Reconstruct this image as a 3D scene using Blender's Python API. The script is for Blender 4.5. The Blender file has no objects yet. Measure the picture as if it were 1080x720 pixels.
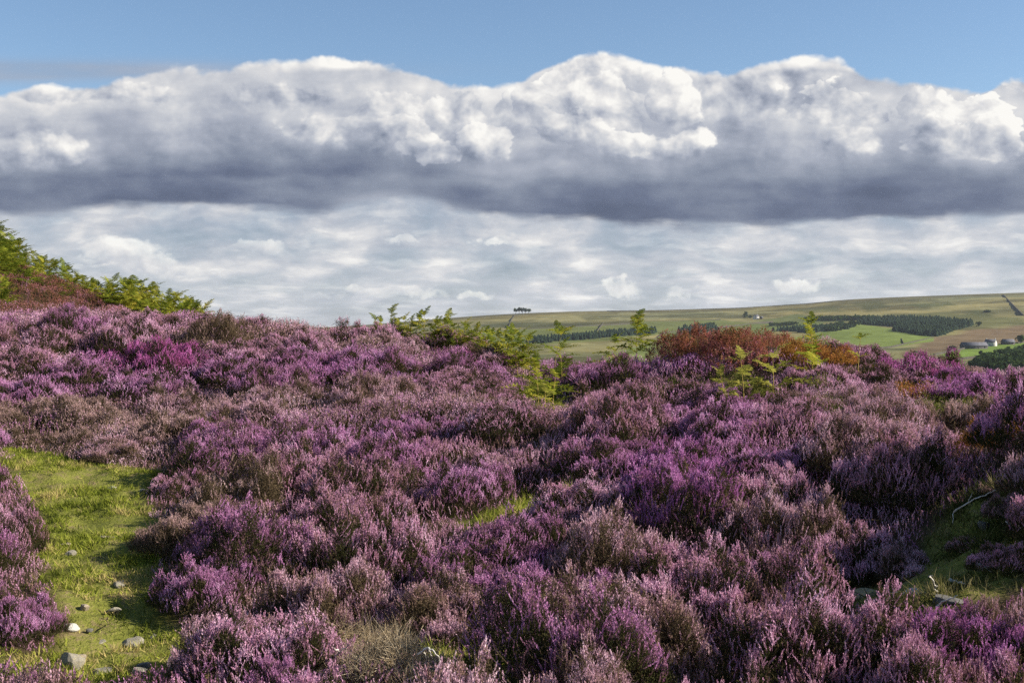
import bpy, math, random
import numpy as np
from mathutils import Vector, Matrix

# ------------------------------------------------------------------ basics
F = 1300.0            # focal length in photo pixels (photo is 1080 x 720)
HOR = 352.0           # eye-level line of the photo
ZC = 1.7              # camera height above the moor datum
scene = bpy.context.scene
COL = scene.collection
rng = np.random.default_rng(7)
random.seed(7)
SUN_AZ = math.radians(93)     # clockwise from the viewing direction (+Y)
SUN_EL = math.radians(28)
EXPO = 1.15


def link(o):
    COL.objects.link(o)
    return o


def tag(o, label=None, cat=None, group=None, kind=None):
    if label: o['label'] = label
    if cat: o['category'] = cat
    if group: o['group'] = group
    if kind: o['kind'] = kind
    return o


def empty(name, loc=(0, 0, 0), rz=0.0, sc=(1, 1, 1)):
    o = bpy.data.objects.new(name, None)
    o.empty_display_size = 0.1
    o.location = loc
    o.rotation_euler = (0, 0, rz)
    o.scale = sc
    return link(o)


def mesh_np(name, V, Fs, mats=(), midx=None, attrs=None, smooth=False):
    """Mesh from numpy verts and a list of face arrays (n x 3 or n x 4)."""
    V = np.asarray(V, dtype=np.float32)
    Fs = [np.asarray(f, dtype=np.int32) for f in Fs if len(f)]
    me = bpy.data.meshes.new(name)
    me.vertices.add(len(V))
    me.vertices.foreach_set('co', V.ravel())
    loops = np.concatenate([f.ravel() for f in Fs])
    tot = np.concatenate([np.full(len(f), f.shape[1], np.int32) for f in Fs])
    start = np.concatenate([[0], np.cumsum(tot)[:-1]]).astype(np.int32)
    me.loops.add(len(loops))
    me.loops.foreach_set('vertex_index', loops)
    me.polygons.add(len(tot))
    me.polygons.foreach_set('loop_start', start)
    me.polygons.foreach_set('loop_total', tot)
    if midx is not None:
        me.polygons.foreach_set('material_index', np.asarray(midx, np.int32))
    for m in mats: me.materials.append(m)
    for an, (typ, dom, data) in (attrs or {}).items():
        a = me.attributes.new(an, typ, dom)
        a.data.foreach_set('color' if 'COLOR' in typ else 'value', np.asarray(data, np.float32).ravel())
    me.update(calc_edges=True)
    if smooth:
        me.polygons.foreach_set('use_smooth', np.ones(len(tot), bool))
    return me


def mobj(name, me, parent=None, mat=None):
    o = bpy.data.objects.new(name, me)
    if mat is not None:
        if len(me.materials) == 0: me.materials.append(None)
        o.material_slots[0].link = 'OBJECT'
        o.material_slots[0].material = mat
    o.parent = parent
    return link(o)


def norm(a):
    return a / np.maximum(np.linalg.norm(a, axis=-1, keepdims=True), 1e-9)


# smooth value noise in 2-D (for terrain lumps and colour patches)
_tab = np.random.default_rng(3).random((256, 256)).astype(np.float64)


def vnoise(x, y):
    xi = np.floor(x).astype(int); yi = np.floor(y).astype(int)
    fx = x - xi; fy = y - yi
    fx = fx * fx * (3 - 2 * fx); fy = fy * fy * (3 - 2 * fy)
    g = lambda i, j: _tab[(xi + i) % 256, (yi + j) % 256]
    return (g(0, 0) * (1 - fx) + g(1, 0) * fx) * (1 - fy) + (g(0, 1) * (1 - fx) + g(1, 1) * fx) * fy


def fbm(x, y, n=4, gain=.5):
    s = 0; a = 1; t = 0
    for k in range(n):
        s = s + a * vnoise(x * 2 ** k + 17.3 * k, y * 2 ** k + 5.1 * k); t += a; a *= gain
    return s / t


def inpoly(px, py, poly):
    px = np.asarray(px, float); py = np.asarray(py, float)
    r = np.zeros(px.shape, bool)
    n = len(poly)
    for i in range(n):
        x0, y0 = poly[i]; x1, y1 = poly[(i + 1) % n]
        c = (y0 > py) != (y1 > py)
        with np.errstate(divide='ignore', invalid='ignore'):
            xi = x0 + (py - y0) / ((y1 - y0) if y1 != y0 else 1e-9) * (x1 - x0)
        r ^= c & (px < xi)
    return r


def polydist(px, py, poly):
    """distance to a polygon's edge, negative inside"""
    px = np.asarray(px, float); py = np.asarray(py, float)
    d = np.full(px.shape, 1e9)
    n = len(poly)
    for i in range(n):
        x0, y0 = poly[i]; x1, y1 = poly[(i + 1) % n]
        ex, ey = x1 - x0, y1 - y0
        t = np.clip(((px - x0) * ex + (py - y0) * ey) / (ex * ex + ey * ey + 1e-12), 0, 1)
        d = np.minimum(d, np.hypot(px - x0 - t * ex, py - y0 - t * ey))
    return np.where(inpoly(px, py, poly), -d, d)


# ------------------------------------------------------------------ node helper
class E:
    def __init__(s, nt, v): s.nt = nt; s.v = v
    def _m(s, op, *a, clamp=False):
        n = s.nt.nodes.new('ShaderNodeMath'); n.operation = op; n.use_clamp = clamp
        for i, x in enumerate((s,) + a):
            x = x.v if isinstance(x, E) else x
            if isinstance(x, (int, float)): n.inputs[i].default_value = x
            else: s.nt.links.new(x, n.inputs[i])
        return E(s.nt, n.outputs[0])
    def __add__(s, o): return s._m('ADD', o)
    __radd__ = __add__
    def __sub__(s, o): return s._m('SUBTRACT', o)
    def __rsub__(s, o): return E(s.nt, o)._m('SUBTRACT', s)
    def __mul__(s, o): return s._m('MULTIPLY', o)
    __rmul__ = __mul__
    def __truediv__(s, o): return s._m('DIVIDE', o)
    def __neg__(s): return s._m('MULTIPLY', -1.0)
    def max(s, o): return s._m('MAXIMUM', o)
    def min(s, o): return s._m('MINIMUM', o)
    def exp(s): return E(s.nt, math.e)._m('POWER', s)
    def log(s): return s._m('LOGARITHM', math.e)
    def abs(s): return s._m('ABSOLUTE')
    def clamp(s): return s._m('ADD', 0.0, clamp=True)
    def step(s, a, b, lo=0.0, hi=1.0):
        n = s.nt.nodes.new('ShaderNodeMapRange'); n.interpolation_type = 'SMOOTHSTEP'
        s.nt.links.new(s.v, n.inputs[0])
        for i, x in enumerate((a, b, lo, hi)): n.inputs[i + 1].default_value = x
        return E(s.nt, n.outputs[0])


def xyz(nt, x, y, z=0.0):
    n = nt.nodes.new('ShaderNodeCombineXYZ')
    for i, a in enumerate((x, y, z)):
        a = a.v if isinstance(a, E) else a
        if isinstance(a, (int, float)): n.inputs[i].default_value = a
        else: nt.links.new(a, n.inputs[i])
    return n.outputs[0]


def tnoise(nt, vec, scale, detail=4, rough=.5, dist=0.0, lac=2.0, dim='3D'):
    n = nt.nodes.new('ShaderNodeTexNoise'); n.noise_dimensions = dim
    if vec is not None: nt.links.new(vec, n.inputs['Vector'])
    n.inputs['Scale'].default_value = scale; n.inputs['Detail'].default_value = detail
    n.inputs['Roughness'].default_value = rough; n.inputs['Distortion'].default_value = dist
    n.inputs['Lacunarity'].default_value = lac
    return E(nt, n.outputs[0])


def tvor(nt, vec, scale, detail=3, rough=.5, smooth=.6, lac=2.1):
    n = nt.nodes.new('ShaderNodeTexVoronoi'); n.voronoi_dimensions = '2D'; n.feature = 'SMOOTH_F1'
    nt.links.new(vec, n.inputs['Vector'])
    n.inputs['Scale'].default_value = scale; n.inputs['Detail'].default_value = detail
    n.inputs['Roughness'].default_value = rough; n.inputs['Smoothness'].default_value = smooth
    n.inputs['Lacunarity'].default_value = lac
    return E(nt, n.outputs['Distance'])


def ramp(nt, fac, stops):
    n = nt.nodes.new('ShaderNodeValToRGB')
    nt.links.new(fac.v if isinstance(fac, E) else fac, n.inputs[0])
    el = n.color_ramp.elements
    el[0].position = stops[0][0]; el[0].color = (*stops[0][1], 1)
    el[1].position = stops[-1][0]; el[1].color = (*stops[-1][1], 1)
    for p, c in stops[1:-1]:
        e = el.new(p); e.color = (*c, 1)
    return n.outputs[0]


def mixc(nt, fac, a, b, mode='MIX'):
    n = nt.nodes.new('ShaderNodeMix'); n.data_type = 'RGBA'; n.blend_type = mode
    for s, v in ((n.inputs[0], fac), (n.inputs[6], a), (n.inputs[7], b)):
        v = v.v if isinstance(v, E) else v
        if isinstance(v, (int, float)): s.default_value = v
        elif isinstance(v, tuple): s.default_value = (*v, 1) if len(v) == 3 else v
        else: nt.links.new(v, s)
    return n.outputs[2]


def fcurve(nt, x, pts):
    """piecewise smooth function; pts with x and y in 0..1"""
    n = nt.nodes.new('ShaderNodeFloatCurve')
    c = n.mapping.curves[0]
    n.mapping.use_clip = False
    while len(c.points) > 2: c.points.remove(c.points[-1])
    c.points[0].location = pts[0]; c.points[1].location = pts[-1]
    for p in pts[1:-1]: c.points.new(*p)
    for p in c.points: p.handle_type = 'AUTO_CLAMPED'
    n.mapping.update()
    nt.links.new(x.v, n.inputs['Value'])
    return E(nt, n.outputs[0])


def sr(r, g, b):
    f = lambda c: (c / 255 / 12.92) if c <= 10 else ((c / 255 + .055) / 1.055) ** 2.4
    return (f(r), f(g), f(b))
# ------------------------------------------------------------------ camera, sun, sky
cam = bpy.data.cameras.new('camera')
cam.sensor_width = 36.0
cam.lens = 36.0 * F / 1080.0
cam.shift_y = -(360 - HOR) / 1080.0
cam.clip_start = 0.05
cam.clip_end = 20000
cam_o = link(bpy.data.objects.new('camera', cam))
cam_o.location = (0, 0, ZC)
cam_o.rotation_euler = (math.radians(90), 0, 0)
scene.camera = cam_o

sl = bpy.data.lights.new('sun', 'SUN')
sl.energy = 5.0
sl.angle = math.radians(0.5)
sl.color = (1.0, 0.915, 0.79)
so = link(bpy.data.objects.new('sun', sl))
sdir = Vector((math.sin(SUN_AZ) * math.cos(SUN_EL), math.cos(SUN_AZ) * math.cos(SUN_EL), math.sin(SUN_EL)))
so.rotation_euler = sdir.to_track_quat('Z', 'Y').to_euler()
so.location = (20, 5, 20)

scene.view_settings.view_transform = 'Standard'
scene.view_settings.look = 'None'
scene.view_settings.exposure = EXPO
scene.view_settings.gamma = 1.0
cy = scene.cycles
cy.max_bounces = 5; cy.diffuse_bounces = 3; cy.glossy_bounces = 1; cy.transmission_bounces = 3
cy.transparent_max_bounces = 8; cy.volume_bounces = 0
cy.use_denoising = False
cy.caustics_reflective = False; cy.caustics_refractive = False


def build_sky():
    def tnoise(nt, vec, *a, **k):
        n = nt.nodes.new('ShaderNodeVectorMath'); n.operation = 'ADD'     # keeps the noise lattice's origin out of the view
        nt.links.new(vec, n.inputs[0]); n.inputs[1].default_value = (23.37, 11.43, 0)
        return globals()['tnoise'](nt, n.outputs[0], *a, dim='2D', **k)
    w = bpy.data.worlds.new('World')
    scene.world = w
    w.use_nodes = True
    nt = w.node_tree
    nt.nodes.clear()
    out = nt.nodes.new('ShaderNodeOutputWorld')
    sky = nt.nodes.new('ShaderNodeTexSky')
    sky.sky_type = 'NISHITA'; sky.sun_disc = False
    sky.sun_elevation = SUN_EL; sky.sun_rotation = SUN_AZ
    sky.altitude = 300; sky.air_density = 1.0; sky.dust_density = 0.3; sky.ozone_density = 3.0
    bg0 = nt.nodes.new('ShaderNodeBackground')
    nt.links.new(sky.outputs[0], bg0.inputs[0]); bg0.inputs[1].default_value = 0.064

    tc = nt.nodes.new('ShaderNodeTexCoord')
    sp = nt.nodes.new('ShaderNodeSeparateXYZ'); nt.links.new(tc.outputs['Generated'], sp.inputs[0])
    dx, dy, dz = (E(nt, sp.outputs[i]) for i in range(3))
    az = dx._m('ARCTAN2', dy)
    rr = (dx * dx + dy * dy)._m('SQRT').max(.02)
    v = dz / (rr * az._m('COSINE').max(.35))
    X = az * (F / 100)                      # units of about 4.4 degrees
    Y = (v * (F / 100)).min(14.0)
    pxs = lambda px: 540 + F * math.atan((px - 540) / F)
    ux = lambda px: (pxs(px) - 540) / 100
    uy = lambda py: (HOR - py) / 100
    Xn = ((X + 8.0) / 16.0).clamp()
    cv = lambda pts, lo, hi: fcurve(nt, Xn, [(min(1, max(0, (ux(p) + 8) / 16)), (uy(q) - lo) / (hi - lo)) for p, q in pts]) * (hi - lo) + lo

    P = xyz(nt, X, Y, 0.0)
    w1 = tnoise(nt, P, 1.1, 4, .5) - .5
    w2 = tnoise(nt, xyz(nt, X + 13.7, Y + 4.2, 1.3), 1.1, 4, .5) - .5
    Xw = X + w1 * .30; Yw = Y + w2 * .24

    def billow(ox, oy):
        q = xyz(nt, Xw + ox, (Yw + oy) * 1.2, 0.4)
        a = tvor(nt, q, 1.35, 3.0, .46, .35, 2.3)
        b = tnoise(nt, q, 4.2, 6, .62)
        return 1.0 - a * 1.0 + (b - .5) * .12
    h = billow(0, 0)
    hL = billow(.10, .12)
    relief = h - hL
    soft = tnoise(nt, xyz(nt, Xw * .8, Yw * 1.3, 3.1), 1.3, 3, .5) - .5
    streak = tnoise(nt, xyz(nt, X * .35, Y * 1.6, 2.2), 2.0, 5, .55) - .5

    PW = xyz(nt, Xw, Yw, 0.0)
    PU = xyz(nt, X, Y, 0.0)

    def vmath(op, a, b):
        n = nt.nodes.new('ShaderNodeVectorMath'); n.operation = op
        for i, q in enumerate((a, b)):
            if isinstance(q, tuple): n.inputs[i].default_value = q
            else: nt.links.new(q, n.inputs[i])
        return n.outputs['Value'] if op == 'DOT_PRODUCT' else n.outputs[0]

    def blob(px, py, rx, ry, amp, warped=True):
        d = vmath('SUBTRACT', PW if warped else PU, (ux(px), uy(py), 0))
        d = vmath('MULTIPLY', d, (100 / rx, 100 / ry, 0))
        q = E(nt, vmath('DOT_PRODUCT', d, d))
        return E(nt, 1 / math.e)._m('POWER', q) * amp

    def total(blobs):
        s = None
        for b in blobs:
            e = blob(*b); s = e if s is None else s + e
        return s

    # ---- the big cumulus bank
    top = cv([(-600, 120), (-200, 100), (0, 92), (100, 84), (200, 68), (270, 63), (380, 58), (440, 66), (500, 80), (535, 80),
              (580, 62), (640, 52), (690, 64), (740, 70), (810, 62), (870, 57), (930, 72), (1000, 88), (1040, 88), (1062, 76), (1100, 74),
              (1300, 90), (1800, 130)], -1.0, 4.0)
    base = cv([(-600, 215), (0, 226), (120, 222), (240, 224), (330, 228), (380, 214), (430, 212), (480, 220), (540, 232), (620, 243), (680, 246), (760, 243),
               (900, 240), (1000, 234), (1080, 229), (1200, 222), (1800, 200)], -1.0, 4.0)
    dt = top - Y + (h - .62) * .15 + w2 * .03
    mt = dt.step(-.015, .05)
    db = Y - base + streak * .36 + w2 * .10 + (h - .6) * .05
    mb = db.step(-.05, .10)
    # grey veil joining the bank from the side
    veil = (blob(40, 74, 260, 9, 1.0, False) + blob(-150, 78, 200, 12, 1.0, False)).min(1.0) * (streak * 1.2 + .85)
    big = (mt * mb)
    rel = ((Y - base) / (top - base).max(.3)).clamp()
    vshade = fcurve(nt, rel, [(0, .27), (.08, .16), (.22, .19), (.33, .34), (.46, .50), (.64, .60), (.82, .68), (.94, .74), (1, .80)])
    sh = total([
        (60, 105, 90, 14, .14), (30, 205, 240, 14, -.06), (230, 140, 110, 26, -.10), (330, 170, 120, 22, -.08), (120, 150, 80, 26, -.02), (300, 95, 160, 14, .08),
        (560, 178, 110, 8, .16), (770, 150, 40, 30, -.12), (790, 95, 60, 18, .02), (820, 170, 70, 16, -.08), (940, 160, 40, 16, -.04), (430, 196, 90, 8, .12),
        (400, 208, 56, 8, .20), (500, 189, 150, 6, .14), (250, 190, 90, 5, .08), (700, 210, 200, 14, -.03), (900, 212, 220, 16, -.05), (620, 228, 120, 14, -.05), (530, 100, 60, 20, .16), (1060, 180, 60, 12, -.06),
    ])
    puff = rel.step(.18, .5, .18, 1.0)
    hf = tnoise(nt, xyz(nt, X, Y * 1.2, 6.0), 5.5, 5, .62) - .5
    hg = tnoise(nt, xyz(nt, X + 7.3, Y * 1.2 + 2.1, 6.0), 5.5, 5, .62) - .5
    Bb = vshade + sh + relief * .30 * puff * (soft * 1.6 + .85).clamp() + streak * .34 + soft * .38 + hf * .08

    PT = xyz(nt, X + w1 * .20 + (h - .62) * .10 + hf * .20, Y + w2 * .18 + hg * .18, 0.0)

    def turret(B, px, py, rx, ry, b0, gx, gy, edge=.10, rough=.75, foot=.9, k=1.0):
        """a cauliflower head standing out in front of the bank"""
        d = vmath('MULTIPLY', vmath('SUBTRACT', PT, (ux(px), uy(py), 0)), (100 / rx, 100 / ry, 0))
        n = nt.nodes.new('ShaderNodeVectorMath'); n.operation = 'LENGTH'; nt.links.new(d, n.inputs[0])
        t = (1.22 - .62 * rough) - E(nt, n.outputs['Value']) + h * rough
        b = E(nt, vmath('DOT_PRODUCT', d, (0.0, 1.0, 0.0)))
        m = t.step(0.0, edge) * b.step(-foot, -foot + .75)
        return mixf(nt, m, B, E(nt, vmath('DOT_PRODUCT', d, (gx, gy, 0.0))) + relief * (k * .7) + hf * .22 + (b0 + .03))
    for q in [(800, 105, 120, 40, .58, -.04, .08, .3, .5), (455, 142, 110, 42, .54, .02, .14, .3, .7), (15, 158, 60, 32, .58, .10, .12, .25, .7), (110, 100, 84, 14, .68, .0, .10, .35, .6),
              (280, 104, 80, 18, .60, .02, .10, .3, .6), (345, 134, 44, 22, .54, .06, .12, .2, .8), (400, 116, 50, 26, .62, .06, .14, .14, .8), (425, 142, 34, 20, .60, .08, .14, .12, .9), (480, 112, 42, 26, .68, .06, .16, .10, .8),
              (452, 160, 40, 24, .62, .10, .16, .12, .9), (505, 148, 38, 24, .66, .10, .16, .10, .9), (532, 116, 26, 28, .74, .08, .16, .10, .9),
              (570, 108, 38, 28, .70, .08, .18, .10, .9), (605, 80, 38, 24, .80, .08, .14, .08, .8), (652, 72, 46, 26, .84, .08, .14, .07, .8), (640, 114, 58, 36, .72, .12, .18, .10, .8), (600, 140, 44, 26, .62, .12, .18, .12, .9),
              (706, 112, 36, 36, .76, .12, .16, .14, .9), (690, 152, 44, 20, .66, .12, .16, .25, .9), (726, 146, 28, 20, .72, .10, .12, .26, .9), (650, 152, 40, 18, .62, .12, .16, .15, .9),
              (884, 112, 54, 28, .66, .04, .18, .08, .8), (852, 122, 30, 18, .62, .06, .16, .10, .9), (915, 124, 26, 16, .60, .06, .18, .12, .9), (890, 150, 50, 22, .54, .06, .14, .32, .9),
              (968, 112, 38, 22, .74, .08, .16, .10, .8), (990, 150, 50, 26, .62, .12, .18, .14, .9), (1028, 116, 30, 22, .82, .10, .14, .08, .8), (1042, 138, 26, 20, .78, .14, .14, .10, .9), (1054, 160, 24, 16, .74, .10, .12, .30, .9), (1075, 84, 30, 14, .92, .0, .06, .12, .6)]:
        Bb = turret(Bb, *q)
    cap = (Y - top + .20).step(.02, .10) * (blob(375, 62, 120, 22, 1.2) + blob(868, 66, 62, 24, 1.4) + blob(470, 75, 50, 18, .9)).min(1.0)
    Bb = mixf(nt, cap.clamp(), Bb, relief * .5 + .93)
    # ---- the flat field of small clouds below the bank
    Yl = (Y.max(-.3) + .55).log()
    nl = tnoise(nt, xyz(nt, X * .75 + w1 * .3, Yl * 2.7 + w2 * .4, 5.0), 1.7, 6, .54)
    low_cov = (nl - .50) * 3.4 + .62
    Bl = (nl - .5) * .95 + .63 + soft * .12 - Y.step(.5, 1.4) * .06
    # broken rows of small cumulus, softer and flatter towards the horizon
    nb = tnoise(nt, xyz(nt, X * .95 + w1 * .3, Yl * 5.2 + w2 * .5, 1.0), 1.6, 6, .56)
    nc = tnoise(nt, xyz(nt, X * .95 + w1 * .3 + .05, Yl * 5.2 + w2 * .5 + .12, 1.0), 1.6, 3, .5)
    Bl = Bl + nb.step(.50, .68) * .12 - (1.0 - nb).step(.54, .72) * .06 + (nb - nc) * .12
    for q in [(128, 264, 52, 18, .78, .06, .16), (165, 276, 36, 13, .72, .05, .16), (188, 288, 40, 10, .66, .04, .14), (250, 262, 60, 9, .68, .02, .10), (90, 276, 30, 9, .70, .04, .12), (516, 256, 26, 9, .80, .04, .14), (420, 254, 60, 8, .66, .02, .10),
              (647, 303, 30, 11, .86, .04, .12), (720, 309, 24, 8, .76, .04, .12), (842, 301, 44, 9, .78, .04, .12), (445, 309, 34, 9, .72, .04, .12), (330, 311, 34, 9, .70, .04, .12), (500, 310, 26, 7, .74, .04, .1), (365, 304, 22, 7, .70, .04, .1)]:
        Bl = turret(Bl, *q, .45, 1.2, 1.1, .5)
    lowmask = Y.step(-.2, .0) * (1.0 - Y.step(1.7, 2.2))
    low = (low_cov.clamp() * .20 + .78) * lowmask
    # plain sky with loose clouds for every direction away from this bank
    cn = tnoise(nt, xyz(nt, X * .30, Y * .35, 9.0), 1.0, 3, .6, .2)
    away = ((X.abs().step(6.5, 9.0)).max(Y.step(4.2, 5.5)).max((-Y).step(.3, .8))).clamp()
    other = cn.step(.62, .74) * Y.step(-.3, 1.0)
    cloud_stops = [(0.0, sr(88, 98, 122)), (.12, sr(104, 114, 138)), (.30, sr(136, 145, 163)), (.5, sr(170, 176, 190)),
                   (.68, sr(200, 203, 210)), (.84, sr(228, 227, 227)), (1.0, sr(252, 250, 245))]

    def bg(col):
        n = nt.nodes.new('ShaderNodeBackground'); nt.links.new(col, n.inputs[0]); n.inputs[1].default_value = 2 ** -EXPO
        return n.outputs[0]

    def mixs(f, a, b):
        n = nt.nodes.new('ShaderNodeMixShader')
        nt.links.new(f.v, n.inputs[0]); nt.links.new(a, n.inputs[1]); nt.links.new(b, n.inputs[2])
        return n.outputs[0]
    s_low = mixs(low.clamp(), bg0.outputs[0], bg(ramp(nt, Bl.clamp(), cloud_stops)))
    s_veil = mixs((veil * .75).clamp(), s_low, bg(ramp(nt, (streak * .3 + .46).clamp(), cloud_stops)))
    s_bank = mixs(big.clamp(), s_veil, bg(ramp(nt, Bb.clamp(), cloud_stops)))
    s_away = mixs(other.clamp(), bg0.outputs[0], bg(ramp(nt, (cn * 1.1).clamp(), cloud_stops)))
    fin = mixs(away, s_bank, s_away)
    nt.links.new(fin, out.inputs[0])
    w.cycles.sampling_method = 'NONE'


def mixf(nt, f, a, b):
    n = nt.nodes.new('ShaderNodeMix'); n.data_type = 'FLOAT'
    for s, v in ((n.inputs[0], f), (n.inputs[2], a), (n.inputs[3], b)):
        v = v.v if isinstance(v, E) else v
        if isinstance(v, (int, float)): s.default_value = v
        else: nt.links.new(v, s)
    return E(nt, n.outputs[0])


build_sky()
# ------------------------------------------------------------------ moor ground
HH = 0.36   # usual height of the heather above the soil


def pix(px, py, d):
    return np.array([(px - 540) / F * d, d, ZC + (HOR - py) / F * d])


TOPS = [  # photo pixel on the heather's top, and its distance
    (0, 720, 6.0), (300, 720, 5.3), (540, 720, 5.1), (800, 720, 5.0), (1080, 720, 4.9),
    (300, 600, 7.4), (540, 600, 7.3), (800, 610, 6.9), (700, 560, 8.0),
    (230, 500, 10.6), (420, 500, 10.4), (640, 500, 10.0), (820, 510, 9.2), (900, 560, 7.9),
    (100, 440, 15.0), (250, 440, 13.6), (400, 440, 13.2), (520, 430, 13.0), (640, 445, 12.2), (760, 450, 11.6), (900, 450, 10.8), (1000, 440, 10.6),
    (0, 430, 15.5), (0, 380, 18), (120, 380, 18), (260, 380, 18), (400, 390, 16.6), (480, 395, 15.8),
    (0, 330, 22), (90, 326, 22.5), (180, 324, 23), (260, 332, 23.5), (350, 340, 23), (400, 344, 22.5), (450, 350, 22), (500, 362, 21.5), (545, 374, 20.5),
    (590, 397, 20), (650, 393, 19.6), (700, 377, 18.8), (735, 350, 18), (785, 338, 17.5), (835, 346, 17.0), (880, 366, 16.5), (940, 388, 15.5), (1000, 398, 14.5), (1080, 402, 14.0),
    (700, 412, 14.5), (800, 404, 13.4), (900, 412, 12.6), (1000, 420, 12.2), (1080, 430, 11.4), (640, 418, 15.2), (530, 405, 15.6),
    # hill carrying the bracken
    (-200, 180, 34), (0, 262, 34), (60, 288, 33), (120, 312, 32.5), (200, 334, 32), (0, 300, 30), (-100, 300, 29), (60, 318, 29), (-200, 330, 22),
    # bank at the shaded side
    (1080, 500, 7.7), (1180, 486, 7.4), (1180, 572, 6.4), (1180, 672, 5.6), (1300, 540, 6.2), (1250, 430, 10),
]
SOIL = [  # pixels that lie on bare or grassy ground
    (100, 700, 7.0), (110, 640, 8.15), (100, 580, 9.7), (100, 520, 11.8), (20, 478, 13.6), (545, 535, 10.6), (590, 524, 11.0), (490, 700, 5.9),
    (572, 444, 13.3), (570, 432, 14.6), (950, 636, 6.7), (1000, 604, 7.0), (1045, 545, 7.5), (1075, 612, 6.7),
]
WORLD = [  # off-frame ground, with a rise added beside the mossy bank to shade it
    (0, 0, .1), (-3, 1, -.1), (3, 1, 0), (4.3, 7.2, .95), (4.4, 6.4, .62), (4.6, 8.0, 1.15), (7.5, 6, .5), (5, 3.5, .1), (8, 10, .6), (-5, 5, -.1), (-6, 9, .2), (0, -10, -.4), (-12, -8, -.5), (12, -8, .2), (-14, 6, .2), (12, 6, .3), (16, 14, .6), (18, 22, -1.5),
    (0, 30, -.6), (8, 28, -1.8), (-5, 33, -.5), (14, 40, -8), (0, 45, -4.5), (-12, 46, -1.5), (-22, 42, 3.0), (-30, 30, 4.0), (-24, 18, 2.2), (-34, 5, 1.5), (26, 30, -6),
    (0, 62, -13), (-30, 62, -5), (30, 62, -17), (-50, 50, -4), (50, 40, -14), (50, 0, -4), (-50, 0, 0), (0, -45, -4), (50, -40, -4), (-50, -40, -4), (-50, 70, -14), (50, 70, -22), (0, 75, -19),
]


def _ctrl():
    pts = []
    for a, b, d in TOPS:
        p = pix(a, b, d); p[2] -= HH; pts.append(p)
    for a, b, d in SOIL: pts.append(pix(a, b, d))
    for p in WORLD: pts.append(np.array(p, float))
    return np.array(pts)


_cp = _ctrl()
_sc = 0.7


def _phi(r): return -np.sqrt(r * r + _sc * _sc)


def _solve():
    xy = _cp[:, :2]
    A = _phi(np.linalg.norm(xy[:, None] - xy[None], axis=2)) + np.eye(len(xy)) * .12
    n = len(xy)
    Pm = np.column_stack([np.ones(n), xy])
    M = np.zeros((n + 3, n + 3)); M[:n, :n] = A; M[:n, n:] = Pm; M[n:, :n] = Pm.T
    return np.linalg.solve(M, np.concatenate([_cp[:, 2], np.zeros(3)]))


_w = _solve()


def gz0(x, y):
    x = np.asarray(x, float); y = np.asarray(y, float)
    sh = x.shape; q = np.column_stack([x.ravel(), y.ravel()])
    out = np.empty(len(q))
    for i in range(0, len(q), 20000):
        b = q[i:i + 20000]
        out[i:i + 20000] = _phi(np.linalg.norm(b[:, None] - _cp[None, :, :2], axis=2)) @ _w[:-3] + _w[-3] + b @ _w[-2:]
    return out.reshape(sh)


def gz(x, y):
    x = np.asarray(x, float); y = np.asarray(y, float)
    mound = (fbm(x * .62 + 4.4, y * .5 + 2.2, 2) - .5) * .42 * np.clip((17 - y) / 6, .15, 1) * np.clip((x + 3.6) / 1.2, .2, 1)
    return gz0(x, y) + mound + (fbm(x * .8, y * .8, 3) - .5) * .10 + (fbm(x * 5, y * 5, 2) - .5) * .03


def project(p):
    p = np.asarray(p, float)
    return 540 + p[..., 0] / p[..., 1] * F, HOR - (p[..., 2] - ZC) / p[..., 1] * F


def ground_at(px, py, lift=0.0):
    """world point where the sight line through a photo pixel meets the moor"""
    d = np.concatenate([np.arange(3.5, 20, .03), np.arange(20, 60, .1)])
    x = (px - 540) / F * d
    z = ZC + (HOR - py) / F * d
    g = gz(x, d) + lift
    k = np.argmax(z <= g) if np.any(z <= g) else len(d) - 1
    return np.array([x[k], d[k], gz(np.array([x[k]]), np.array([d[k]]))[0]])


PATH_PX = [(8, 474), (80, 489), (165, 500), (150, 530), (158, 565), (158, 600), (170, 640), (190, 680), (205, 722), (-40, 722), (-20, 700), (66, 700), (78, 655), (52, 612), (58, 575), (45, 530), (20, 505)]
PATH = [tuple(ground_at(a, b)[:2]) for a, b in PATH_PX]
GREEN_PX = [
    [(482, 551), (520, 542), (560, 526), (600, 517), (602, 531), (560, 539), (505, 557)],
    [(478, 722), (472, 690), (505, 678), (522, 690), (515, 722)],
    [(903, 640), (905, 618), (965, 606), (985, 560), (1010, 538), (1062, 510), (1090, 510), (1090, 600), (1040, 632), (985, 642), (930, 648)],
    [(556, 436), (556, 418), (566, 404), (584, 416), (584, 434), (572, 440)],
]
GREENS = [[tuple(ground_at(a, b)[:2]) for a, b in poly] for poly in GREEN_PX]


def bare(x, y):
    """signed distance to the nearest grassy opening: negative inside"""
    d = polydist(x, y, PATH)
    for g in GREENS: d = np.minimum(d, polydist(x, y, g))
    return d


def mat(name):
    m = bpy.data.materials.new(name); m.use_nodes = True
    nt = m.node_tree; nt.nodes.clear()
    out = nt.nodes.new('ShaderNodeOutputMaterial')
    return m, nt, out


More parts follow.
